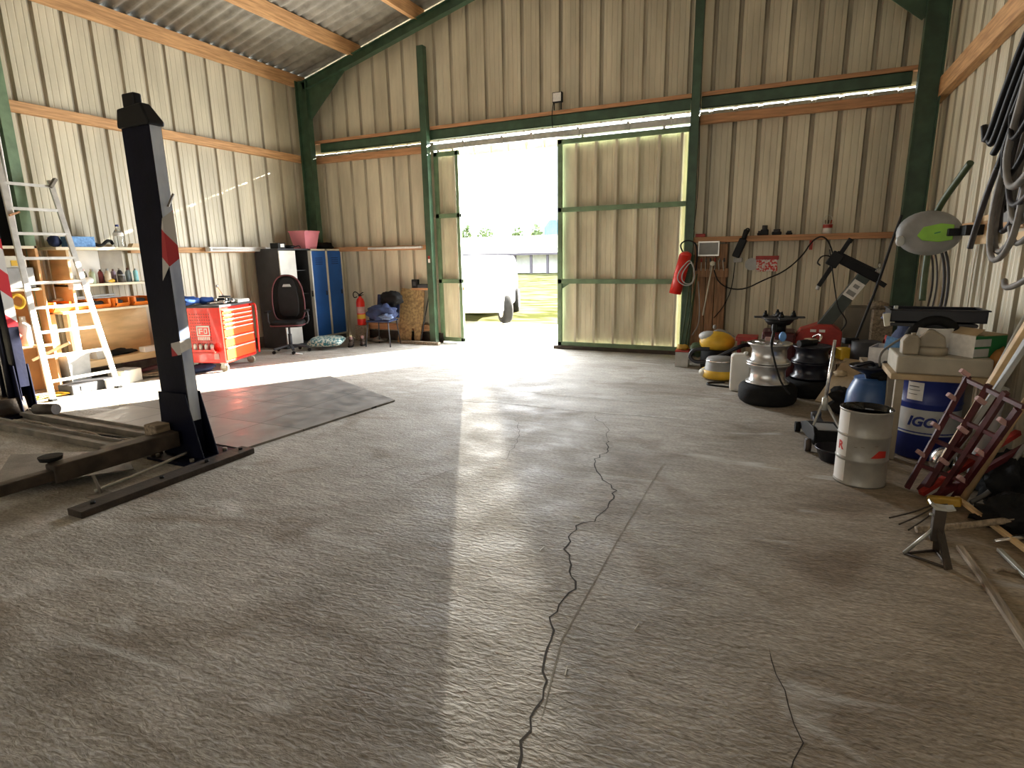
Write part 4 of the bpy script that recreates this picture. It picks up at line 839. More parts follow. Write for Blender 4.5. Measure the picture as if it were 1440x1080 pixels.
wrap('red_emblem',REDP,dr,R+.0016,-78,-38,0,0,lambda u:(.205,.205+.055*min(1,u*2.2)-.012*u))
text_part('drum_lettering','R',.085,Matrix(((6.7,0,0,math.radians(-146)),(0,0,1,0),(0,1,0,.262),(0,0,0,1))) ,REDP,dr,bend=R+.0015) if False else None
def ring_text(s_,size,rad,ang,z,mt,parent,name='lettering'):
    M = Matrix(((1/rad,0,0,math.radians(ang)),(0,0,1,0),(0,1,0,z),(0,0,0,1)))
    cu = bpy.data.curves.new(name,'FONT'); cu.body = s_; cu.size = size; cu.align_x='CENTER'; cu.align_y='CENTER'; cu.offset = size*.045; cu.resolution_u = 3; cu.shear = .25 if len(s_) > 1 else 0
    o = bpy.data.objects.new(name,cu); COL.objects.link(o); dg = bpy.context.evaluated_depsgraph_get(); me = bpy.data.meshes.new_from_object(o.evaluated_get(dg)); bpy.data.objects.remove(o); bpy.data.curves.remove(cu)
    for v in me.vertices:
        a = v.co.x/rad + math.radians(ang); v.co = Vector((rad*math.cos(a),rad*math.sin(a),v.co.y+z))
    me.name = name; me.materials.clear(); me.materials.append(mt); ob = bpy.data.objects.new(name,me); COL.objects.link(ob); ob.parent = parent; return ob
ring_text('R',.075,R+.0022,-152,.255,REDP,dr)
for a in (-70,-100,-115): wrap('scratch_mark',DUSTY,dr,R+.0015,a,a+7,.29-.0004*a*-1+.02,.295-.0004*a*-1+.02)
# blue drum under bench
bd = th('blue_drum','royal blue oil drum with white lettered band standing under the bench','drum',(1.02,5.02,0))
R2 = .20
MB().lathe([(0,.01),(R2,.01),(R2,.20),(R2+.006,.207),(R2,.214),(R2,.41),(R2+.006,.417),(R2,.424),(R2,.575),(R2+.006,.58),(R2+.004,.595),(R2-.01,.59),(0,.58)],36).build('drum_body',BLUED,bd)
wrap('white_band',GREYL,bd,R2+.0015,-165,-20,.19,.375,n=24); wrap('paper_label',PAPER,bd,R2+.0018,-142,-112,.44,.57)
ring_text('IGOL',.095,R2+.004,-103,.285,BLUED,bd)
wrap('label_line',GREYC,bd,R2+.0022,-139,-120,.535,.541); wrap('label_line',GREYC,bd,R2+.0022,-139,-118,.51,.514); wrap('label_line',GREYC,bd,R2+.0022,-139,-122,.48,.484)
# bench
bn = th('bench','cream thick-edged bench top on square legs over the royal blue drum','bench',(1.02,5.05,0))
bw(MB().b(.755,1.30,4.78,5.18,.64,.765),'bench_top',BENCHM,bn,bevel=.012,seg=3); bw(MB().b(.725,1.31,4.75,5.19,.60,.64),'underboard',TAN,bn,bevel=.004)
for x,y in ((.79,4.82),(1.27,4.82),(.79,5.14),(1.27,5.14)): bw(MB().b(x-.025,x+.025,y-.025,y+.025,0,.60),'leg',BEIGE,bn,bevel=.004)
# things on bench
t = th('green_box','green and white cardboard box with open flap on the bench','box',(1.235,4.97,.766),.62)
MB().b(-.13,-.127,-.10,.10,0,.15).build('white_side',PAPER,t); MB().b(-.127,.13,-.10,.10,0,.145).build('carton',GREENB,t,bevel=.002)
MB().b(-.127,.0,-.1025,-.10,.075,.125).b(-.127,-.01,-.1025,-.10,.005,.06).build('label_panel',GREYL,t); MB().add([(-.13,-.10,.146),(-.13,.10,.146),(-.06,.10,.19),(-.06,-.10,.19)],[(0,1,2,3)]).b(-.06,.13,-.1,.1,.146,.152).build('flap',TAN,t,solid=.003)
t = th('jerrycan','rounded beige plastic can standing at the left front of the bench','can',(.835,4.88,.766),.1); t.scale = (.72,.72,.74)
MB().prism([(-.07,0),(.07,0),(.075,.13),(.05,.185),(-.04,.185),(-.075,.13)],-.06,.06,M=RX(PI/2)).build('can_body',BEIGE,t,bevel=.02,seg=3); MB().cyl((.02,0,.18),(.02,0,.205),.02).build('cap',BEIGE,t)
t = th('pump_head','beige angular pump head on the bench, black hose looped over it','pump',(.97,4.92,.766),-.2); t.scale = (.85,.85,.88)
MB().lathe([(0,0),(.115,0),(.115,.05),(.10,.06),(0,.06)],24).build('pump_base',BEIGE,t); MB().prism([(-.10,.06),(.10,.06),(.085,.14),(.0,.20),(-.03,.20),(-.095,.12)],-.06,.06,M=RX(PI/2)).build('housing',BEIGE,t,bevel=.012)
m_ = MB(); m_.tube([(.84,5.05,.80),(.86,5.03,.92),(.93,5.0,.99),(1.02,4.99,1.0),(1.10,5.0,.96),(1.13,5.02,.86),(1.13,5.04,.80)],.034,10); m_.build('black_hose',BLACKM,label='thick black hose arched behind the beige pump head',cat='hose')
t = th('white_bucket','white plastic bucket on the bench holding up the black tray','bucket',(1.0,5.05,.766)); t.scale = (.8,.8,1.0); MB().lathe([(0,0),(.13,0),(.155,.17),(.16,.175),(.15,.18),(.128,.02),(0,.02)],28).build('bucket_body',WHITE,t)
t = th('drip_tray','long black drip tray on top of the stack on the bench','tray',(1.0,5.13,.980)); t.scale = (.86,.68,.85)
m_ = MB(); m_.b(-.33,.33,-.20,.20,0,.012); m_.b(-.33,.33,-.20,-.188,0,.105).b(-.33,.33,.188,.20,0,.105).b(-.33,-.318,-.2,.2,0,.105).b(.318,.33,-.2,.2,0,.105); m_.b(-.34,.34,-.215,-.185,.095,.107).b(-.34,.34,.185,.215,.095,.107).b(-.345,-.31,-.215,.215,.095,.107).b(.31,.345,-.215,.215,.095,.107)
m_.build('tray_body',BLACKG,t,bevel=.004); MB().cyl((-.30,-.19,.1),(-.30,-.19,.135),.016).build('spout_knob',GREYL,t)
m_ = MB(); m_.b(.72,1.24,5.0,5.26,.948,.972); m_.build('flat_board',GREYC,label='dark flat lid between the white bucket and the black tray',cat='lid',bevel=.006)
m_ = MB(); m_.prism([(0,0),(.06,.02),(.05,.10),(-.02,.09)],-.02,.02,M=T(.69,5.03,.94)@RX(PI/2)); m_.build('cream_bracket',CREAM,label='small cream bracket poking out under the left end of the black tray',cat='bracket')
# blue/white box and cloth behind left
t = th('white_box','open white cardboard box left of the bench, on the brown side table','box',(.83,5.55,.55),-.35)
MB().b(-.13,.13,-.14,.14,0,.006).b(-.13,.13,-.14,-.136,0,.17).b(-.13,.13,.136,.14,0,.17).b(-.13,-.126,-.14,.14,0,.17).b(.126,.13,-.14,.14,0,.17).build('carton',PAPER,t)
m_ = MB(); m_.b(.66,1.12,5.45,6.0,.52,.55)
for x,y in ((.90,5.50),(1.09,5.50),(.90,5.96),(1.09,5.96)): m_.b(x-.02,x+.02,y-.02,y+.02,0,.52)
m_.build('side_table',WOODOLD,label='brown wooden side table behind the light blue barrel',cat='table')
t = th('printed_bag','dark blue bag with a pale printed panel lying over the white box','bag',(.96,5.52,.60),-.35); MB().ball((.02,0,.16),(.17,.17,.16),jit=.25,su=20,sv=12).build('bag_body',NAVY,t); MB().add([(-.16,-.15,.12),(-.03,-.17,.08),(-.03,-.17,.20),(-.15,-.14,.22)],[(0,1,2,3)]).build('printed_panel',BLUEBOX,t,solid=.004)
m_ = MB(); m_.ball((.95,5.65,.95),(.20,.16,.06),jit=.3); m_.build('navy_cloth',NAVY,label='navy cloth bundle under the left half of the black tray',cat='cloth')
# light blue barrel with black funnel
bb = th('blue_barrel','steel blue plastic barrel with black funnel and bags on top','barrel',(.70,5.30,0)); MB().lathe([(0,.0),(.15,0),(.165,.03),(.185,.15),(.19,.27),(.18,.38),(.15,.46),(.14,.475),(.14,.50),(.0,.50)],32).build('barrel_body',BLUEB,bb)
t = th('oil_funnel','glossy black funnel lying on the steel blue barrel','funnel',(.655,5.26,.50),.3); MB().lathe([(.02,0),(.03,.03),(.13,.08),(.145,.10),(.14,.105),(.12,.08),(.02,.035)],26).build('funnel_body',BLACKG,t); MB().tube([(.05,.02,.08),(.0,-.03,.14),(-.08,-.04,.12),(-.11,0,.09)],.014,8).build('funnel_handle',BLACKG,t)
m_ = MB(); m_.ball((.78,5.25,.56),(.13,.10,.07),jit=.6,su=22,sv=14); m_.build('black_bag',BLACKM,label='crumpled black bag beside the funnel on the barrel',cat='bag')
m_ = MB(); m_.tube([(.72,5.20,.58),(.70,5.22,.70),(.78,5.25,.78),(.90,5.3,.86),(.98,5.4,.95)],.010,6); m_.build('grey_tube',HOSEGR,label='thin grey tube rising from the barrel to the bench stack',cat='tube')
# trolley jack
tj = th('trolley_jack','black trolley jack with a long pale steel handle standing up','trolley jack',(.35,5.03,0), math.radians(-82)); tj.scale = (1,1,1.25)
# local +X toward the viewer (lifting end away)
for s_ in (-1,1): MB().prism([(-.30,.03),(-.30,.07),(-.05,.13),(.22,.15),(.28,.11),(.28,.05)],-.006,.006,M=T(0,s_*.10,0)@RX(PI/2)).build('side_plate',BLACK,tj,bevel=.003)
MB().b(-.06,.24,-.095,.095,.05,.13).build('jack_body',BLACKM,tj,bevel=.008); MB().b(.03,.22,-.07,.07,.131,.136).build('label_panel',GREY,tj)
for s_ in (-1,1): MB().cyl((-.28,s_*.105,.035),(-.28,s_*.145,.035),.035,seg=18).build('wheel',BLACKM,tj); MB().cyl((.24,s_*.115,.04),(.24,s_*.155,.04),.04,seg=18).build('wheel',RUSTD,tj)
MB().bar((-.05,0,.10),(-.24,0,.12),.06,.03).cyl((-.24,0,.10),(-.24,0,.15),.04).build('lift_arm',GREYC,tj,bevel=.004)
MB().bar((.14,-.09,.14),(.02,-.02,.25),.014,.014).bar((.14,.09,.14),(.02,.02,.25),.014,.014).cyl((.02,0,.22),(.02,0,.30),.022).build('handle_yoke',GALV,tj)
def inv(tt,p):
    q = RZ(-tt.rotation_euler.z) @ (Vector(p)-Vector(tt.location)); return Vector((q.x/tt.scale.x,q.y/tt.scale.y,q.z/tt.scale.z))
h0 = Vector((.02,0,.26)); h1 = inv(tj,(.385,5.10,.815)); MB().cyl(h0,h1,.013,.012,12).build('handle',CHROME,tj)
t = th('oil_pan','round black drain pan on the ground in front of the trolley jack','pan',(.425,4.62,0)); MB().lathe([(0,.005),(.10,.005),(.13,.09),(.14,.095),(.13,.10),(.095,.015),(0,.015)],26).build('pan_body',BLACKG,t)
# axle stand
ax = th('axle_stand','dark steel axle stand with a three-legged base, nearest on the right','axle stand',(.76,3.22,0))
P0, P1, P2 = V(-.115,.015,0), V(.05,-.075,0), V(.035,.11,0); top = V(.0,-.01,.17)
MB().cyl(P0+V(0,0,.008),top+V(-.015,0,0),.009,seg=8).build('leg',GALV,ax); MB().bar(P1,top+V(0,0,.03),.036,.012).build('leg',RUSTD,ax); MB().bar(P2,top+V(0,0,.0),.03,.012).build('leg',RUSTD,ax)
MB().cyl(P0+V(0,0,.006),P1+V(0,0,.006),.007,seg=8).cyl(P1+V(0,0,.006),P2+V(0,0,.006),.007,seg=8).cyl(P2+V(0,0,.006),P0+V(0,0,.006),.007,seg=8).build('base_ring',RUSTD,ax)
MB().b(-.026,.022,-.03,.018,.11,.275).build('socket_tube',RUSTD,ax,bevel=.004); MB().prism([(-.05,.30),(-.025,.275),(.03,.275),(.055,.285),(.052,.292),(.02,.286),(-.02,.288),(-.045,.308)],-.028,.028,M=T(0,-.006,0)@RX(PI/2)).build('saddle',GALV,ax); MB().cyl((-.04,-.006,.24),(-.02,-.006,.24),.007).build('pawl',GALV,ax)
# pitchfork
pf = th('garden_fork','four-tined fork with a thick dark handle lying on the ground by the axle stand','garden fork',(.9,3.55,0))
sock = V(.94,3.86,.06)
for tip in ((.635,3.652,.012),(.672,3.58,.012),(.706,3.52,.012),(.77,3.47,.012)):
    a = Vector(tip); b = sock+V((a.x-.69)*.5-.03,-(a.y-3.56)*.1-.03,0); mid = a.lerp(b,.6)+V(0,0,.0); bw(MB().tube([a,a.lerp(b,.5)+V(0,0,-.005),b.lerp(a,.12)+V(.0,.0,.01),sock],.0045,6,smooth=2),'tine',RUSTD,pf)
bw(MB().tube([(.735,3.50,.03),(.9,3.55,.05),(1.1,3.66,.07),(1.42,3.80,.11)],.018,10),'handle',WOODOLD,pf)
m_ = MB(); m_.bar((.87,3.98,.03),(1.02,3.92,.06),.05,.05); m_.build('yellow_wedge',YELLOWO,label='dull yellow block behind the axle stand',cat='block',bevel=.01)
m_ = MB(); m_.bar((1.02,4.02,.05),(1.22,3.30,.03),.028,.022); m_.build('pine_stick',PLY,label='straight pine stick crossing under the dark fork handle',cat='stick',bevel=.002)
m_ = MB(); m_.bar((.905,3.40,.012),(.93,3.05,.012),.03,.022).bar((.93,3.06,.012),(.945,2.55,.014),.035,.024); m_.build('weathered_batten',WOODOLD,label='long weathered wooden batten on the ground at the right edge',cat='batten',bevel=.003)
m_ = MB(); m_.bar((1.075,3.44,.015),(1.13,3.0,.018),.022,.018); m_.build('metal_edged_batten',GALV,label='narrow metal-edged batten right of the weathered one',cat='batten',bevel=.003)
m_ = MB(); m_.cyl((1.07,3.50,.03),(1.24,3.60,.04),.008,.020,12); m_.build('chrome_tube',CHROME,label='short tapered chrome tube by the pine stick',cat='tube')
m_ = MB(); m_.tube([(1.0,3.20,.006),(1.03,3.23,.012),(1.07,3.22,.008),(1.12,3.24,.01)],.010,6); m_.build('twig',WOODOLD,label='short curved twig between the two battens',cat='twig')
rnd = random.Random(11)
for i,(x,y) in enumerate(((-.45,2.1),(-.62,1.74),(-.98,3.0),(-1.05,2.55))):
    a = rnd.uniform(0,PI); m_ = MB(); m_.bar((x,y,.003),(x+.05*math.cos(a),y+.05*math.sin(a),.004),.003,.003); m_.build('straw',CREAM,label=['straw nearest the viewer right of the crack','straw beside the crack in the foreground','straw left of the crack bend, farthest of the straws','straw left of the crack, second farthest'][i],cat='straw',group='loose straws on the floor')
# red rack leaning
rk = th('red_rack','dark red tubular rack with pale capped pegs leaning at the right wall','rack',(.95,4.15,0))
def RP(u,v): # u across (0..1), v up (0..1)
    return V(.80,4.18,.015)*(1-v)+V(1.02,4.16,.76)*v + (V(.22,-.10,0)*(1-v)+V(.14,-.44,-.03)*v)*u
for u in (0,.4,.7,1): bw(MB().bar(RP(u,0),RP(u,1.0 if u<1 else .92),.028,.028),'upright',REDD,rk)
for v in (.22,.45,.68,.97): bw(MB().bar(RP(-.05,v),RP(1.05,v-.02),.022,.022),'cross_bar',REDD,rk)
for u,v in ((0,1.0),(0,.80),(.5,.86),(0,.55),(.5,.6),(1,.78),(.5,.30),(0,.3),(1,.48),(1,.2)):
    p = RP(u,v); bw(MB().bar(p,p+V(-.045,-.02,.035),.026,.026),'peg_cap',PINKP,rk,bevel=.004)
bw(MB().bar(V(.86,4.10,.02),V(1.40,4.5,.36),.035,.03),'brace',REDM,rk); bw(MB().bar(V(.90,4.02,.02),V(1.42,4.2,.42),.03,.03),'brace',REDD,rk); bw(MB().bar(V(.86,4.14,.02),V(1.25,4.45,.60),.03,.03),'brace',REDD,rk)
# poles
m_ = MB(); m_.bar((.985,4.32,.15),(1.36,4.40,1.16),.040,.03); m_.build('pine_pole',PLY,label='pale pine beam leaning through the red rack',cat='beam',bevel=.004)
m_ = MB(); m_.bar((1.03,4.36,.20),(1.40,4.45,1.12),.10,.03); m_.build('grey_board',GREYL,label='pale grey board leaning just right of the pine beam',cat='board',bevel=.004)
m_ = MB(); m_.cyl((1.02,4.45,.02),(1.38,4.48,1.25),.016,seg=10); m_.build('steel_pipe',GALV,label='steel pipe leaning left of the pale pine beam',cat='pipe')
m_ = MB(); m_.cyl((1.035,4.0,.02),(1.36,4.12,.85),.019,.017,12); m_.build('wooden_pole',mat('handle_wood',(.34,.22,.11),.6,0,.3,6),label='thick round wooden handle in front of the red rack',cat='handle')
m_ = MB(); m_.tube([(1.09,4.02,.03),(1.2,4.08,.10),(1.27,4.12,.25),(1.35,4.15,.42),(1.42,4.18,.5)],.014,8); m_.build('grey_hose',HOSEGR,label='grey hose curving up beside the wooden handle',cat='hose')
m_ = MB(); m_.ball((1.30,4.22,.12),(.16,.22,.16),jit=.55,su=26,sv=16); m_.build('black_tarpaulin',BLACKM,label='crumpled black tarpaulin heap at the right wall',cat='tarpaulin',kind='stuff')
m_ = MB(); m_.ball((1.25,3.82,.06),(.18,.16,.10),jit=.6,su=26,sv=16); m_.build('dark_rags',BLACKM,label='dark rags heaped on the ground at the right edge',cat='rags',kind='stuff')
m_ = MB(); m_.ball((1.05,4.55,.10),(.08,.08,.10)); m_.build('steel_ball',CHROME,label='shiny round metal vessel behind the red rack',cat='vessel')
m_ = MB(); m_.tube([(1.25,4.6,.02),(1.27,4.62,.35),(1.30,4.6,.62)],.05,10); m_.build('clear_canister',GREYL,label='pale translucent canister behind the pine beam',cat='canister')
m_ = MB(); m_.ball((1.36,4.9,.72),(.07,.08,.11),jit=.3); m_.build('orange_cover',mat('orange_cloth',(.45,.20,.05),.7),label='orange-brown cloth hanging at the right edge beside the bench',cat='cloth')
# wheels
def tyre(r_out, r_in, w, seg=40):
    return [(r_in,-w/2+.01),(r_in+.01,-w/2),(r_out-.05,-w/2-.004),(r_out-.015,-w/2+.02),(r_out,-w/2+.05),(r_out,w/2-.05),(r_out-.015,w/2-.02),(r_out-.05,w/2+.004),(r_in+.01,w/2),(r_in,w/2-.01)]
t = th('spare_wheel','car tyre lying flat under the two alloy rims','tyre',(-.08,6.28,.10)); MB().lathe(tyre(.275,.185,.20),44).build('tyre_body',BLACKM,t); MB().lathe([(.06,.05),(.15,.03),(.185,.085),(.185,-.085)],36).build('rim',ALLOY,t)
def rim(z,lb,spoke=True):
    t = th('alloy_wheel',lb,'wheel rim',(-.09,6.26,z),0,'stacked alloy rims')
    MB().lathe([(.195,0),(.205,.004),(.205,.016),(.19,.022),(.165,.05),(.160,.13),(.18,.17),(.205,.185),(.207,.20),(.198,.204),(.172,.17),(.150,.13),(.155,.05),(.18,.015),(.195,0)],40).build('rim_barrel',ALLOY,t)
    m_ = MB()
    for i in range(5):
        a = 2*PI*i/5; m_.bar((.05*math.cos(a),.05*math.sin(a),.178),(.19*math.cos(a),.19*math.sin(a),.19),.055,.02,up=(0,0,1))
    m_.cyl((0,0,.165),(0,0,.19),.07,seg=20); m_.build('spokes',ALLOY,t,bevel=.004); return t
rim(.205,'lower alloy rim resting directly on the flat tyre'); rim(.410,'upper alloy rim on top of the stack by the white jerrycan')
t = th('jerrycan','tall white plastic jerrycan left of the stacked alloy rims','jerrycan',(-.375,6.72,0),.1); MB().prism([(-.10,0),(.10,0),(.10,.36),(.05,.41),(-.08,.41),(-.10,.38)],-.08,.08,M=RX(PI/2)).build('can_body',WHITEP,t,bevel=.025,seg=3); MB().cyl((.05,0,.39),(.05,0,.43),.022).build('cap',WHITEP,t)
m_ = MB(); m_.tube([(-.06,6.15,.80),(-.06,6.12,.72),(-.08,6.05,.62),(-.03,6.03,.45),(.02,5.99,.30),(.08,5.97,.21),(.12,5.95,.17)],[.022,.014,.009,.009,.009,.009],8); m_.build('air_gun_hose',BLACK,label='black air line with a dark tool hanging down over the alloy rims',cat='air line')
m_ = MB(); m_.ball((.02,6.35,.66),(.035,.035,.05)); m_.build('blue_sponge',mat('light_blue',(.16,.38,.80),.5),label='light blue plug on top of the upper alloy rim',cat='plug')
m_ = MB(); m_.b(-.14,-.05,6.32,6.38,.615,.65); m_.build('pink_block',PINKP,label='small pinkish block on the upper alloy rim',cat='block',bevel=.006)
m_ = MB(); m_.cyl((-.22,6.22,.62),(-.13,6.15,.62),.007); m_.build('steel_rod',CHROME,label='bright steel rod lying at the left of the upper alloy rim',cat='rod')
m_ = MB(); m_.cyl((-.05,6.14,.62),(.02,6.10,.62),.007); m_.build('steel_rod',CHROME,label='bright steel rod lying at the near right of the upper alloy rim',cat='rod')
# black steel rims stack
for k,(z,lb) in enumerate(((0,'black tyre at the bottom of the dark rim stack'),)):
    t = th('spare_wheel',lb,'tyre',(.31,6.75,.09)); MB().lathe(tyre(.25,.17,.17),36).build('tyre_body',BLACKM,t)
for k,lb in enumerate(('lower black steel rim beside the alloy rims','upper black steel rim beside the alloy rims')):
    t = th('spare_wheel',lb,'wheel rim',(.31,6.75,.19+.17*k),0,'stacked black steel rims'); MB().lathe([(.18,0),(.19,.004),(.19,.016),(.16,.04),(.15,.11),(.18,.15),(.19,.165),(.18,.17),(.14,.12),(.145,.04)],30).build('rim_barrel',BLACKG,t); MB().cyl((0,0,.12),(0,0,.13),.145,seg=26).build('rim_disc',BLACK,t)
t = th('grinder','chrome-edged angle grinder lying on the upper black rim','grinder',(.27,6.68,.53),.7); MB().cyl((-.12,0,.03),(.08,0,.04),.035,.04).build('body',BLACK,t); MB().tube([(.06,-.07,.05),(.11,-.05,.10),(.12,0,.12),(.10,.06,.08)],.012,8).build('guard',CHROME,t); MB().b(-.02,.06,-.05,.05,.07,.075).build('paper_tag',TAN,t)
# wheel balancer style machine: red base, dark turntable
wm = th('tyre_changer','dark red tyre-changing machine with a black turntable and tilting arm','machine',(.30,7.45,0))
bw(MB().b(-.20,.16,7.3,7.75,0,.58),'cabinet',REDD,wm,bevel=.03); bw(MB().b(.14,.60,7.35,7.75,.0,.42),'cabinet_side',REDD,wm,bevel=.02)
m_ = MB(); m_.prism([(.10,.42),(.62,.42),(.62,.60),(.52,.67),(.38,.67),(.20,.60)],-.18,.18,M=T(0,7.56,0)@RX(PI/2)); bw(m_,'arm_base',REDM,wm,bevel=.01)
bw(MB().b(.30,.36,7.375,7.378,.59,.62).b(.39,.45,7.375,7.378,.59,.62),'warning_label',PAPER,wm)
bw(MB().cyl((-.03,7.42,.58),(-.03,7.42,.66),.08,seg=20).cyl((-.03,7.42,.66),(-.03,7.42,.73),.12,.17,seg=24),'spindle',BLACK,wm)
m_ = MB(); m_.cyl((-.03,7.42,.73),(-.03,7.42,.745),.20,seg=30)
for i in range(4):
    a = PI/2*i+.15; m_.bar((-.03,7.42,.745),(-.03+.27*math.cos(a),7.42+.27*math.sin(a),.745),.07,.018,up=(0,0,1))
bw(m_,'turntable',GREYC,wm,bevel=.003)
for i in range(4):
    a = PI/2*i+.15; x, y = -.03+.15*math.cos(a), 7.42+.15*math.sin(a); bw(MB().cyl((x,y,.75),(x,y,.80),.035,.018,10).cyl((x,y,.80),(x,y,.82),.012,seg=8),'jaw',BLACK,wm)
bw(MB().cyl((-.03,7.42,.745),(-.03,7.42,.80),.06,.03,14),'jaw_centre',BLACK,wm)
bw(MB().bar((.42,7.56,.62),(.82,7.58,1.25),.13,.12,up=(0,1,0)),'tilt_column',mat('dark_green_grey',(.045,.060,.050),.5,0,.2,6),wm,bevel=.006)
d_ = (Vector((.82,7.58,1.25))-Vector((.42,7.56,.62))).normalized(); q0 = Vector((.42,7.56,.62))+d_*.42; q1 = q0+d_*.20
bw(MB().bar(q0+V(0,-.066,0),q1+V(0,-.066,0),.125,.004,up=(0,1,0)),'label_sheet',PAPER,wm); bw(MB().bar(q0+d_*.03+V(0,-.070,0),q0+d_*.08+V(0,-.070,0),.09,.002,up=(0,1,0)).bar(q0+d_*.12+V(0,-.070,0),q0+d_*.16+V(0,-.070,0),.06,.002,up=(0,1,0)),'label_print',GREY,wm)
bw(MB().bar((.92,7.56,1.18),(.50,7.5,1.42),.10,.11,up=(0,1,0)),'horizontal_arm',BLACK,wm,bevel=.01); bw(MB().bar((.88,7.50,1.27),(.50,7.46,1.47),.03,.03),'guide_rod',BLACK,wm)
bw(MB().bar((.345,7.45,1.10),(.60,7.48,1.58),.045,.05,up=(0,1,0)).cyl((.60,7.48,1.57),(.62,7.48,1.61),.028),'hex_shaft',BLACK,wm,bevel=.004); bw(MB().bar((.44,7.46,1.32),(.52,7.46,1.46),.12,.10,up=(0,1,0)),'shaft_clamp',BLACK,wm,bevel=.01); bw(MB().cyl((.335,7.45,1.06),(.35,7.45,1.11),.02),'mount_head',GREYL,wm); bw(MB().bar((.92,7.56,1.15),(1.0,7.56,1.10),.04,.05),'lock_knob',BLACK,wm)
m_ = MB(); m_.tube([(.49,7.44,1.4),(.36,7.40,1.45),(.30,7.4,1.36),(.34,7.38,1.33)],.008,6); m_.tube([(.42,7.44,1.5),(.46,7.42,1.30),(.52,7.4,1.0),(.56,7.4,.85),(.62,7.38,.78),(.66,7.4,.7),(.60,7.4,.60)],.007,6); m_.build('machine_air_line',BLACK,label='thin black air lines looping down from the tilting arm',cat='air line')
# vacuum cleaners
t = th('vacuum_cleaner','yellow and grey vacuum cleaner nearer the white box, hose coiled beside it','vacuum cleaner',(-.74,7.88,0))
MB().lathe([(0,.03),(.19,.03),(.20,.10),(.19,.27),(0,.27)],26).build('tank',BLACKM,t); MB().ball((0,0,.36),(.22,.19,.14),su=24,sv=14).build('motor_head',YELLOW,t); MB().ball((-.10,-.02,.43),(.13,.12,.07)).build('top_cover',GREYL,t); MB().tube([(-.05,0,.46),(0,0,.52),(.12,0,.48),(.2,0,.42)],.02,8).ball((-.04,0,.55),(.022,.022,.03)).build('carry_handle',GREY,t)
for a in range(4): MB().cyl((.17*math.cos(a*PI/2+.7),.17*math.sin(a*PI/2+.7),.02),(.17*math.cos(a*PI/2+.7)+.02,.17*math.sin(a*PI/2+.7),.02),.02).build('caster',BLACK,t)
m_ = MB(); m_.tube([(-.80,7.62,.30),(-.98,7.60,.30),(-1.05,7.6,.20),(-.95,7.58,.12),(-.75,7.56,.18),(-.55,7.55,.30),(-.40,7.58,.38),(-.35,7.7,.36)],.025,10); m_.build('vacuum_hose',BLACKG,label='thick black vacuum hose curled in front of the yellow cleaner',cat='hose')
t = th('vacuum_cleaner','grey vacuum cleaner with a yellow base, in front of the other cleaner','vacuum cleaner',(-.63,7.28,0))
MB().lathe([(0,.02),(.20,.02),(.225,.06),(.21,.12),(0,.12)],26).build('chassis',YELLOW,t); MB().lathe([(.205,.11),(.175,.14),(.165,.24),(.15,.26),(0,.27)],26).build('tank',GREY,t); MB().lathe([(.170,.22),(.178,.228),(.170,.236)],26).build('chrome_band',CHROME,t); MB().ball((-.17,-.05,.08),(.07,.09,.05)).build('bumper',CREAM,t)
m_ = MB(); m_.tube([(-.55,7.03,.01),(-.72,6.98,.01),(-.74,6.86,.01),(-.6,6.82,.01),(-.45,6.80,.01)],.010,6); m_.build('coiled_cable',BLACK,label='black power cord looped on the floor before the grey vacuum cleaner',cat='cord')
t = th('grey_box','small grey box with a red rim by the green door post','box',(-1.18,7.98,0),.05); MB().b(-.085,.085,-.10,.10,0,.20).build('box_body',GREYL,t,bevel=.004); MB().b(-.087,.087,-.102,.102,.20,.222).build('red_rim',REDM,t); MB().ball((-.0,0,.25),(.08,.07,.04),jit=.5).build('gloves',YELLOWO,t)
m_ = MB(); m_.ball((-1.0,8.15,.20),(.12,.15,.09),jit=.5); m_.build('hose_coils',HOSEG,label='dark green hose coils behind the small grey box',cat='hose',kind='stuff')
m_ = MB(); m_.b(-.50,-.25,7.6,7.9,.42,.47); m_.b(-.48,-.44,7.62,7.88,0,.42); m_.b(-.31,-.27,7.62,7.88,0,.42); m_.build('red_stand',REDM,label='low red stand between the yellow cleaner and the tyre machine',cat='stand',bevel=.006)
# wall beside the door
m_ = MB(); 
for i,(x0,x1) in enumerate(((-1.19,-1.02),(-1.01,-.90),(-.89,-.75))): m_.b(x0,x1,8.70,8.76,.05,1.60)
m_.build('upright_planks',WOODZ,label='three dark upright planks fixed right of the green door post',cat='planks',bevel=.004)
m_ = MB(); m_.b(-1.19,-.72,8.66,8.70,1.15,1.27); m_.build('tool_ledge',WOODZ,label='short wooden ledge across the upright planks',cat='ledge',bevel=.004)
t = th('wall_heater','small framed wire grille panel fixed on the upright planks','grille',(-.995,8.66,1.44)); MB().b(-.14,.14,-.015,.015,0,.02).b(-.14,.14,-.015,.015,.18,.20).b(-.14,-.125,-.012,.012,0,.2).b(.125,.14,-.012,.012,0,.2).build('grille_frame',ALU,t); MB().b(-.125,.125,-.004,.004,.02,.18).build('grille_mesh',GREY,t)
rnd = random.Random(3)
for i in range(7):
    x = -1.14+.06*i; t = th('screwdriver' if i%2 else 'spanner', ['spanner hanging nearest the green door post','screwdriver beside the first hanging spanner','spanner below the left end of the grille','screwdriver in the middle of the tool ledge','spanner right of the middle screwdriver','screwdriver below the right end of the grille','spanner hanging at the far right of the tool ledge'][i],'tool',(x,8.63,1.28),0,'tools along the wall ledge'); MB().cyl((0,0,-.04),(rnd.uniform(-.02,.02),0,.10),.006,seg=6).build('shaft',GALV,t); MB().cyl((0,0,.08),(0,0,.13),.012,seg=8).build('grip',[GREYC,REDM,DUSTY][i%3],t)
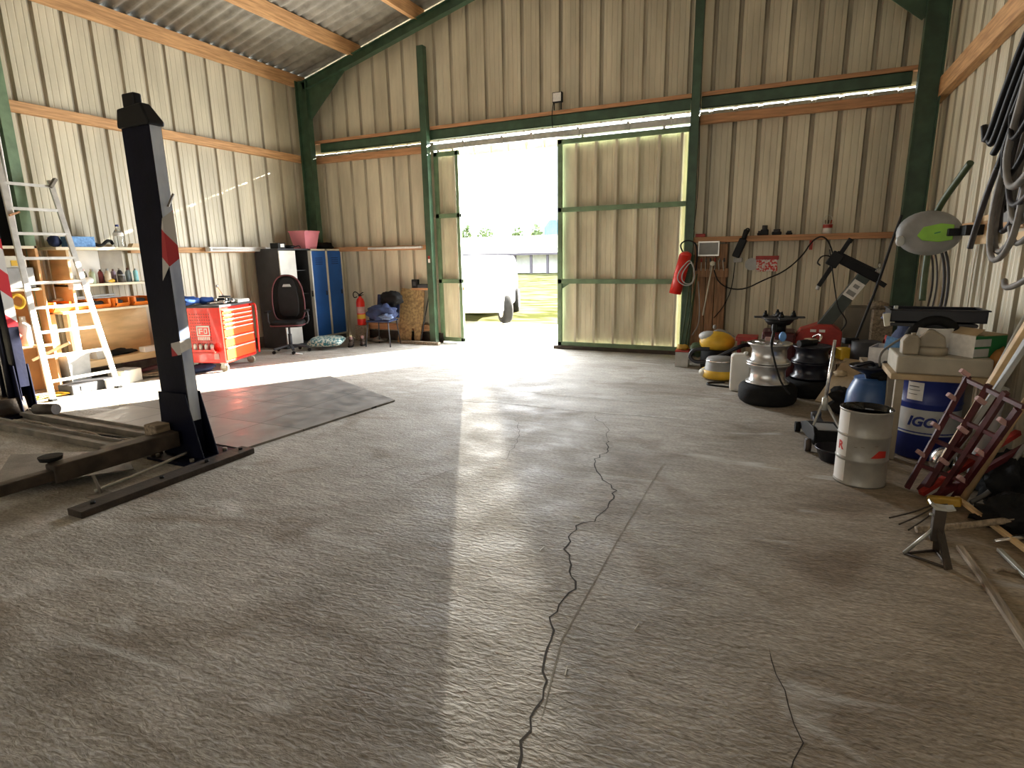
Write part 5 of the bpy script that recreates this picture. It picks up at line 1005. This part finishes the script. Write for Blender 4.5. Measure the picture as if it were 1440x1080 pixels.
m_ = MB(); m_.cyl((-.93,8.63,1.33),(-1.02,8.60,.62),.010,seg=8); m_.ball((-.93,8.62,1.34),(.035,.03,.035)); m_.build('hanging_rod',CREAM,label='pale hanging rod with a round head on the tool ledge',cat='rod')
t = th('fire_extinguisher','tilted red extinguisher bundle wrapped in grey cord at the door post','fire extinguisher',(-1.34,8.50,.93)); t.scale = (1.2,1.2,1.05)
MB().cyl((-.05,0,.0),(.05,0,.50),.07,.07,20).ball((.05,0,.50),(.07,.07,.05)).build('cylinder',RED,t); MB().tube([(.03,0,.52),(-.02,-.02,.64),(.06,-.02,.70),(.16,0,.66),(.18,.03,.52),(.17,.03,.3)],.009,8).build('discharge_hose',BLACK,t)
MB().tube([(.08,-.05,.42),(.0,-.09,.30),(-.02,-.09,.18),(.08,-.09,.10),(.16,-.05,.14),(.17,-.04,.30),(.12,-.06,.44)],.007,6,closed=True).tube([(.10,-.05,.40),(.03,-.09,.26),(.04,-.09,.16),(.12,-.08,.12),(.18,-.05,.2),(.14,-.06,.4)],.007,6,closed=True).build('cord_wrap',GREYL,t)
m_ = MB(); m_.cyl((-1.30,8.45,.01),(-1.17,8.55,1.46),.010,seg=8); m_.cyl((-1.25,8.45,.01),(-1.12,8.56,1.2),.010,seg=8); m_.cyl((-1.20,8.47,.01),(-1.14,8.58,1.05),.012,seg=8); m_.build('leaning_rods',HOSEG,label='thin dark rods leaning at the green post right of the doorway',cat='rods')
m_ = MB(); m_.tube([(-1.1,8.55,1.1),(-1.06,8.52,.8),(-1.05,8.5,.5),(-1.14,8.48,.35)],.008,6); m_.build('grey_wire',GREY,label='grey wire loop hanging by the leaning rods',cat='wire')
t = th('impact_gun','black cordless tool hanging from the shelf rail','power tool',(-.58,8.66,1.40)); MB().bar((-.06,0,.02),(.03,0,.26),.12,.10).cyl((.02,0,.22),(.06,0,.38),.03,.035).build('tool_body',BLACK,t,bevel=.015); MB().tube([(.03,0,.34),(.06,0,.40),(.10,0,.38),(.07,0,.32)],.010,8).build('hook_loop',BLACK,t); MB().b(-.08,.03,-.04,.04,-.05,.01).build('battery',GREY,t,bevel=.006)
m_ = MB(); m_.tube([(-.64,8.66,1.36),(-.66,8.68,1.0),(-.75,8.70,.75),(-.88,8.68,.58)],.007,6); m_.build('tool_cable',BLACK,label='black cable running down from the cordless tool',cat='cable')
m_ = MB(); m_.tube([(-.9,8.58,1.25),(-.85,8.60,1.1),(-.72,8.62,1.0),(-.5,8.64,.98),(-.25,8.66,1.12),(-.02,8.66,1.22),(.18,8.66,1.42),(.28,8.66,1.62),(.40,8.66,1.68),(.50,8.66,1.55),(.56,8.62,1.3)],.009,8); m_.build('air_hose_line',BLACK,label='long black air line swagged across the wall under the shelf rail',cat='air line')
t = th('glove_pack','pack of red and white gloves pinned on the wall','glove pack',(-.25,8.858,1.22)); MB().b(-.13,.14,-.02,0,.0,.20).build('gloves',GLOVE,t,bevel=.008); MB().b(-.14,.15,-.025,.003,.16,.21).build('card_header',REDM,t)
m_ = MB(); m_.cyl((-.44,8.845,1.32),(-.44,8.858,1.32),.085,seg=24); m_.build('clear_disc',GREYL,label='round clear pack hanging left of the red glove pack',cat='disc')
for x,w_2,h_2,lb,nm in ((-.30,.05,.13,'taller black socket adapter on the shelf rail','adapter'),(-.36,.03,.06,'small dark block left of the taller adapter','adapter'),(-.15,.06,.075,'round dark adapter in the middle of the shelf rail','adapter'),(-.0,.04,.05,'smallest dark adapter on the shelf rail','adapter')):
    t = th('socket_adapter',lb,'adapter',(x,8.75,1.70)); MB().b(-w_2,w_2,-.03,.03,0,h_2*.6).build('block',BLACK,t,bevel=.012); MB().cyl((0,0,h_2*.5),(0,0,h_2),w_2*.7,seg=14).build('collar',GREYC,t)
m_ = MB(); m_.b(-1.19,-1.06,8.72,8.78,1.70,1.745); m_.build('red_case',REDM,label='small red case at the left end of the shelf rail',cat='case',bevel=.006)
t = th('brush_jar','white and red jar of brushes on the shelf rail','jar',(.445,8.76,1.70)); MB().lathe([(0,0),(.055,0),(.055,.12),(.05,.12),(.048,.01),(0,.01)],20).build('jar_body',WHITEP,t); MB().lathe([(.0555,.07),(.0555,.115)],20).build('red_band',REDM,t); MB().tube([(-.055,0,.1),(-.05,0,.2),(0,0,.24),(.05,0,.2),(.055,0,.1)],.004,6).build('bail_handle',GALV,t)
for i in range(3): MB().cyl((-.02+.02*i,0,.03),(-.03+.035*i,.01*i,.17),.008,seg=6).build('brush',[WOODOLD,BROWN,REDM][i],t)
m_ = MB(); m_.b(.25,.29,8.68,8.70,1.50,1.62); m_.build('red_tag',REDM,label='narrow red tool hanging under the shelf rail by the jar',cat='tool')
m_ = MB(); m_.b(.72,1.18,8.50,8.60,.0,.78); m_.build('grey_sheet',mat('grey_panel_m',(.22,.20,.165),.7,0,.15,5),label='plain grey panel standing behind the tyre machine arm',cat='panel',bevel=.006)
# clutter between machine and barrel
t = th('yellow_tool','yellow-bodied power tool with black top behind the jack handle','power tool',(.60,6.75,.42),.4); MB().b(-.06,.06,-.06,.06,-.02,.10).build('tool_body',YELLOW,t,bevel=.015); MB().b(-.02,.12,-.04,.04,.14,.20).build('tool_head',BLACK,t,bevel=.01); MB().cyl((.06,0,-.02),(.08,0,.16),.03).build('grip',REDD,t)
m_ = MB(); m_.b(.48,.92,6.6,7.0,.37,.40)
for x,y in ((.51,6.63),(.89,6.63),(.51,6.97),(.89,6.97)): m_.b(x-.02,x+.02,y-.02,y+.02,0,.37)
m_.build('low_wooden_stand',WOODOLD,label='low brown wooden stand behind the jack handle',cat='stand')
m_ = MB(); m_.cyl((.78,6.7,.402),(.78,6.7,.60),.13,seg=20); m_.build('wire_reel',GREYC,label='dark wire reel on the low wooden stand',cat='reel')
m_ = MB(); m_.lathe([(.10,0),(.14,.01),(.14,.02),(.10,.03)],24,M=T(.92,6.62,.54)@RY(PI/2)); m_.build('red_disc',REDM,label='thin red disc on edge beside the wire reel',cat='disc')
m_ = MB(); m_.bar((.45,6.2,.05),(.70,6.6,.42),.22,.02); m_.build('leaning_board',TAN,label='tan board leaning between black rims and blue barrel',cat='board')
m_ = MB(); m_.ball((.62,6.1,.10),(.16,.18,.13),jit=.6,su=22,sv=14); m_.build('dark_parts_heap',BLACKM,label='heap of dark parts behind the trolley jack',cat='parts',kind='stuff')
m_ = MB(); m_.ball((.55,6.3,.33),(.06,.07,.03),jit=.3); m_.build('tan_glove',TAN,label='tan work glove behind the trolley jack handle',cat='glove')
m_ = MB(); m_.tube([(1.0,7.05,1.82),(.95,7.05,1.60),(.86,7.0,1.15),(.78,6.95,.85),(.70,6.85,.58)],.013,8); m_.build('long_black_hose',BLACK,label='long black hose slanting from the hose reel down to the wire reel',cat='hose')
# hose reel on wall
hr = th('hose_reel','grey oval hose reel with a lime green badge mounted on the right wall','hose reel',(1.08,6.15,1.62), 0)
# disc faces the viewer: axis along -Y tilted
MB().lathe([(0,-.09),(.17,-.09),(.225,-.06),(.24,0),(.225,.06),(.17,.09),(0,.09)],30,M=RX(math.radians(8))@RY(math.radians(0))@RZ(math.radians(-20))@Matrix.Diagonal((1,1,.78,1)) @ RX(PI/2)).build('reel_case',GREY,hr)
MB().prism([(-.06,-.02),(-.02,.05),(.10,.075),(.19,.06),(.19,-.06),(.10,-.075),(-.02,-.06)],.095,.108,M=RZ(math.radians(-20))@RX(PI/2)).build('lime_badge',LIME,hr,bevel=.004); 
text_part('badge_mark','I',.06,RZ(math.radians(-20)) @ T(.08,-.109,0) @ RX(PI/2) @ RZ(-1.3),GREENB,hr)
MB().ball((-.20,-.02,-.06),(.035,.03,.045)).build('hose_outlet',GREYL,hr)
MB().b(.18,.30,-.35,-.15,-.03,.05).b(.10,.20,-.20,-.02,-.03,.03).build('swivel_bracket',BLACK,hr,bevel=.006); MB().b(.30,.36,-.45,-.05,-.10,.12).build('wall_plate',PLY,hr,bevel=.004)
m_ = MB(); m_.tube([(1.10,6.15,1.05),(1.10,6.2,1.35),(1.12,6.22,1.75),(1.15,6.15,1.88),(1.2,6.0,2.02),(1.24,5.85,2.14)],.026,10); m_.build('green_hose',HOSEG,label='dark green hose standing up behind the hose reel, cut end on top',cat='hose')
for (xa,ya,r_,lb) in ((1.36,7.3,.010,'thin cable hanging left of the green hose'),(1.34,7.0,.008,'thin dark cable hanging beside the green hose'),(1.30,6.5,.013,'dark hose hanging right of the green hose'),(1.30,6.35,.012,'second dark hose hanging right of the green hose')):
    m_ = MB(); m_.tube([(xa-.06,ya,1.52),(xa,ya+.02,1.35),(xa+.02,ya,1.1),(xa,ya+.02,.85)],r_,8); m_.build('hanging_hose',HOSED,label=lb,cat='hose')
m_ = MB(); m_.ball((.98,8.04,1.25),(.03,.03,.04)); m_.cyl((.98,8.04,1.28),(.98,8.04,1.34),.012); m_.build('light_bulb',GLASS,label='clear bulb hanging on the right corner column',cat='bulb')
m_ = MB(); m_.ball((1.0,7.9,.86),(.10,.08,.05),jit=.5); m_.b(.95,1.15,7.8,8.0,.0,.82); m_.build('rusty_chain_post',WOODOLD,label='brown post with a rusty chain behind the black tray',cat='post')
# cables bundle on right wall
for i in range(5):
    m_ = MB(); y0 = 4.40+.07*i; m_.tube([(1.30-.02*i,y0,2.92),(1.26-.02*i,y0+.28,2.5),(1.24-.02*i,y0+.46,2.15),(1.23-.02*i,y0+.52,1.9+.1*i)],.022,8)
    m_.build('hose_strand',BLACK,label=['thick black strand at the right edge of the hose bundle','thick black strand second from the right edge of the bundle','thick black strand in the middle of the bundle top','thick black strand left of the bundle middle','thick black strand on the outer left of the bundle top'][i],cat='hose',group='black hose strands')
HK = [(1.33,4.62,2.95)]
cols_ = [BLACK,HOSED,HOSEGR,HOSEGR]
loops = [ # y spread, bottom z, material
 (5.18,4.98,1.72,BLACK,.018),(5.10,4.70,1.58,HOSED,.020),(5.02,4.52,1.45,HOSEGR,.022),(4.96,4.40,1.40,HOSEGR,.022),(4.88,4.30,1.50,HOSEGR,.020),(4.80,4.20,1.62,HOSEGR,.022),(4.74,4.16,1.72,HOSED,.020),(4.68,4.1,1.82,HOSEGR,.024),(4.6,4.05,1.95,HOSEGR,.020),(4.9,4.45,1.9,BLACK,.018),(4.7,4.3,2.1,BLACK,.018)]
for i,(ya,yb,zb,mt,r_) in enumerate(loops):
    x = 1.34-.028*(i%4)-.01*i; y0 = 4.45
    m_ = MB(); m_.tube([(x,y0+.02,2.9),(x-.01,y0+(ya-y0)*.45,2.45),(x-.02,y0+(ya-y0)*.9,(2.45+zb)/2),(x-.02,ya,zb+.18),(x-.03,(ya+yb)/2+.08,zb-.02),(x-.03,yb+.02,zb+.10),(x-.02,yb,(2.4+zb)/2),(x,y0-.06,2.9)],r_*.85,8)
    m_.build('hose_loop',mt,label=['dark hose loop, outermost towards the hose reel','dark hose loop just inside the outermost one','grey hose loop, lowest hanging on the right wall','grey hose loop nested beside the lowest loop','grey hose loop, third from the left of the grey ones','grey hose loop in the middle of the bundle','dark hose loop in the middle of the bundle','thick grey hose loop near the right picture edge','short grey hose loop near the right picture edge','short black loop near the top of the bundle','black loop at the top of the bundle'][i],cat='hose',group='hose loops hanging on the right wall')
m_ = MB(); m_.tube([(1.32,4.55,2.85),(1.27,4.95,2.3),(1.24,5.22,1.95),(1.22,5.36,1.62),(1.215,5.40,1.49)],.020,10); m_.build('hose_tail',HOSED,label='straight dark hose tail hanging left of the looped bundle, cut end down',cat='hose')
m_ = MB(); m_.tube([(1.24,4.62,1.29),(1.22,4.52,1.25),(1.22,4.36,1.27),(1.25,4.2,1.34)],.018,10); m_.build('hose_tail',HOSEGR,label='curved grey hose end below the looped bundle',cat='hose')
m_ = MB(); m_.b(1.36,1.45,4.30,4.40,2.86,2.92); m_.cyl((1.20,4.42,2.88),(1.45,4.42,2.88),.018); m_.build('hose_peg',GREEN,label='steel peg carrying the hose bundle high on the right wall',cat='peg')
m_ = MB(); m_.bar((1.40,4.2,1.70),(1.40,5.6,1.72),.05,.10); m_.build('cross_batten',GREY,label='grey batten across the right wall behind the hose loops',cat='batten')
m_ = MB(); m_.bar((1.44,4.3,1.60),(1.44,5.3,1.56),.03,.06); m_.build('pale_batten',PLY,label='pale pine batten below the grey one behind the hose loops',cat='batten')
m_ = MB(); m_.tube([(-1.19,8.60,3.2),(-1.17,8.60,2.6),(-1.175,8.6,2.1),(-1.2,8.6,1.8)],.006,6); m_.build('post_cable',BLACK,label='thin black cable running down the green post right of the doorway',cat='cable')
# ================================================================== light
w = bpy.data.worlds.new('sky'); SC.world = w; w.use_nodes = True
bg = w.node_tree.nodes['Background']; bg.inputs['Color'].default_value = (.82,.92,1,1); bg.inputs['Strength'].default_value = 5
sd = bpy.data.lights.new('sun','SUN'); sd.energy = 80; sd.color = (1,.94,.82); sd.angle = math.radians(.6); so = bpy.data.objects.new('sun', sd); COL.objects.link(so)
el = math.radians(19); dirn = Vector((.52*math.cos(el), .855*math.cos(el), math.sin(el)))
so.rotation_euler = dirn.to_track_quat('Z','Y').to_euler()
def area(name, loc, tgt, sx, sy, e, col, spread=180):
    ld = bpy.data.lights.new(name,'AREA'); ld.shape='RECTANGLE'; ld.size=sx; ld.size_y=sy; ld.energy=e; ld.color=col; ld.spread=math.radians(spread)
    lo = bpy.data.objects.new(name, ld); COL.objects.link(lo); lo.location = loc; lo.rotation_euler = (Vector(loc)-Vector(tgt)).to_track_quat('Z','Y').to_euler(); return lo
# added fill lamp inside the closed end wall behind the viewer
area('rear_fill', (-3.4,-6.6,2.6), (-3.6,3,1.6), 9, 4.5, 150, (1,.95,.86))
# sky glow at the doorway
area('doorway_glow', (-4.15,9.15,1.7), (-4.15,4,1.2), 1.7, 3.0, 480, (.95,.97,1))
# added narrow spot that lays the light stripe across the floor
gl = bpy.data.lights.new('floor_stripe_spot','SPOT'); gl.energy = 26000; gl.color=(1,.93,.78); gl.shadow_soft_size=.04; gl.spot_size=math.radians(7); gl.spot_blend=.8
go = bpy.data.objects.new('floor_stripe_spot', gl); COL.objects.link(go); go.location = (-13.8,24.9,5.0); go.rotation_euler = (Vector(go.location)-Vector((-1.66,3.0,0))).to_track_quat('Z','Y').to_euler(); go.scale = (.22,1,1)
SC.view_settings.view_transform = 'Standard'; SC.view_settings.look = 'None'; SC.view_settings.exposure = .12; SC.view_settings.gamma = 1
SC.cycles.use_denoising = True
SC.cycles.max_bounces = 6; SC.cycles.diffuse_bounces = 4; SC.cycles.glossy_bounces = 3
SC.cycles.sample_clamp_indirect = 6
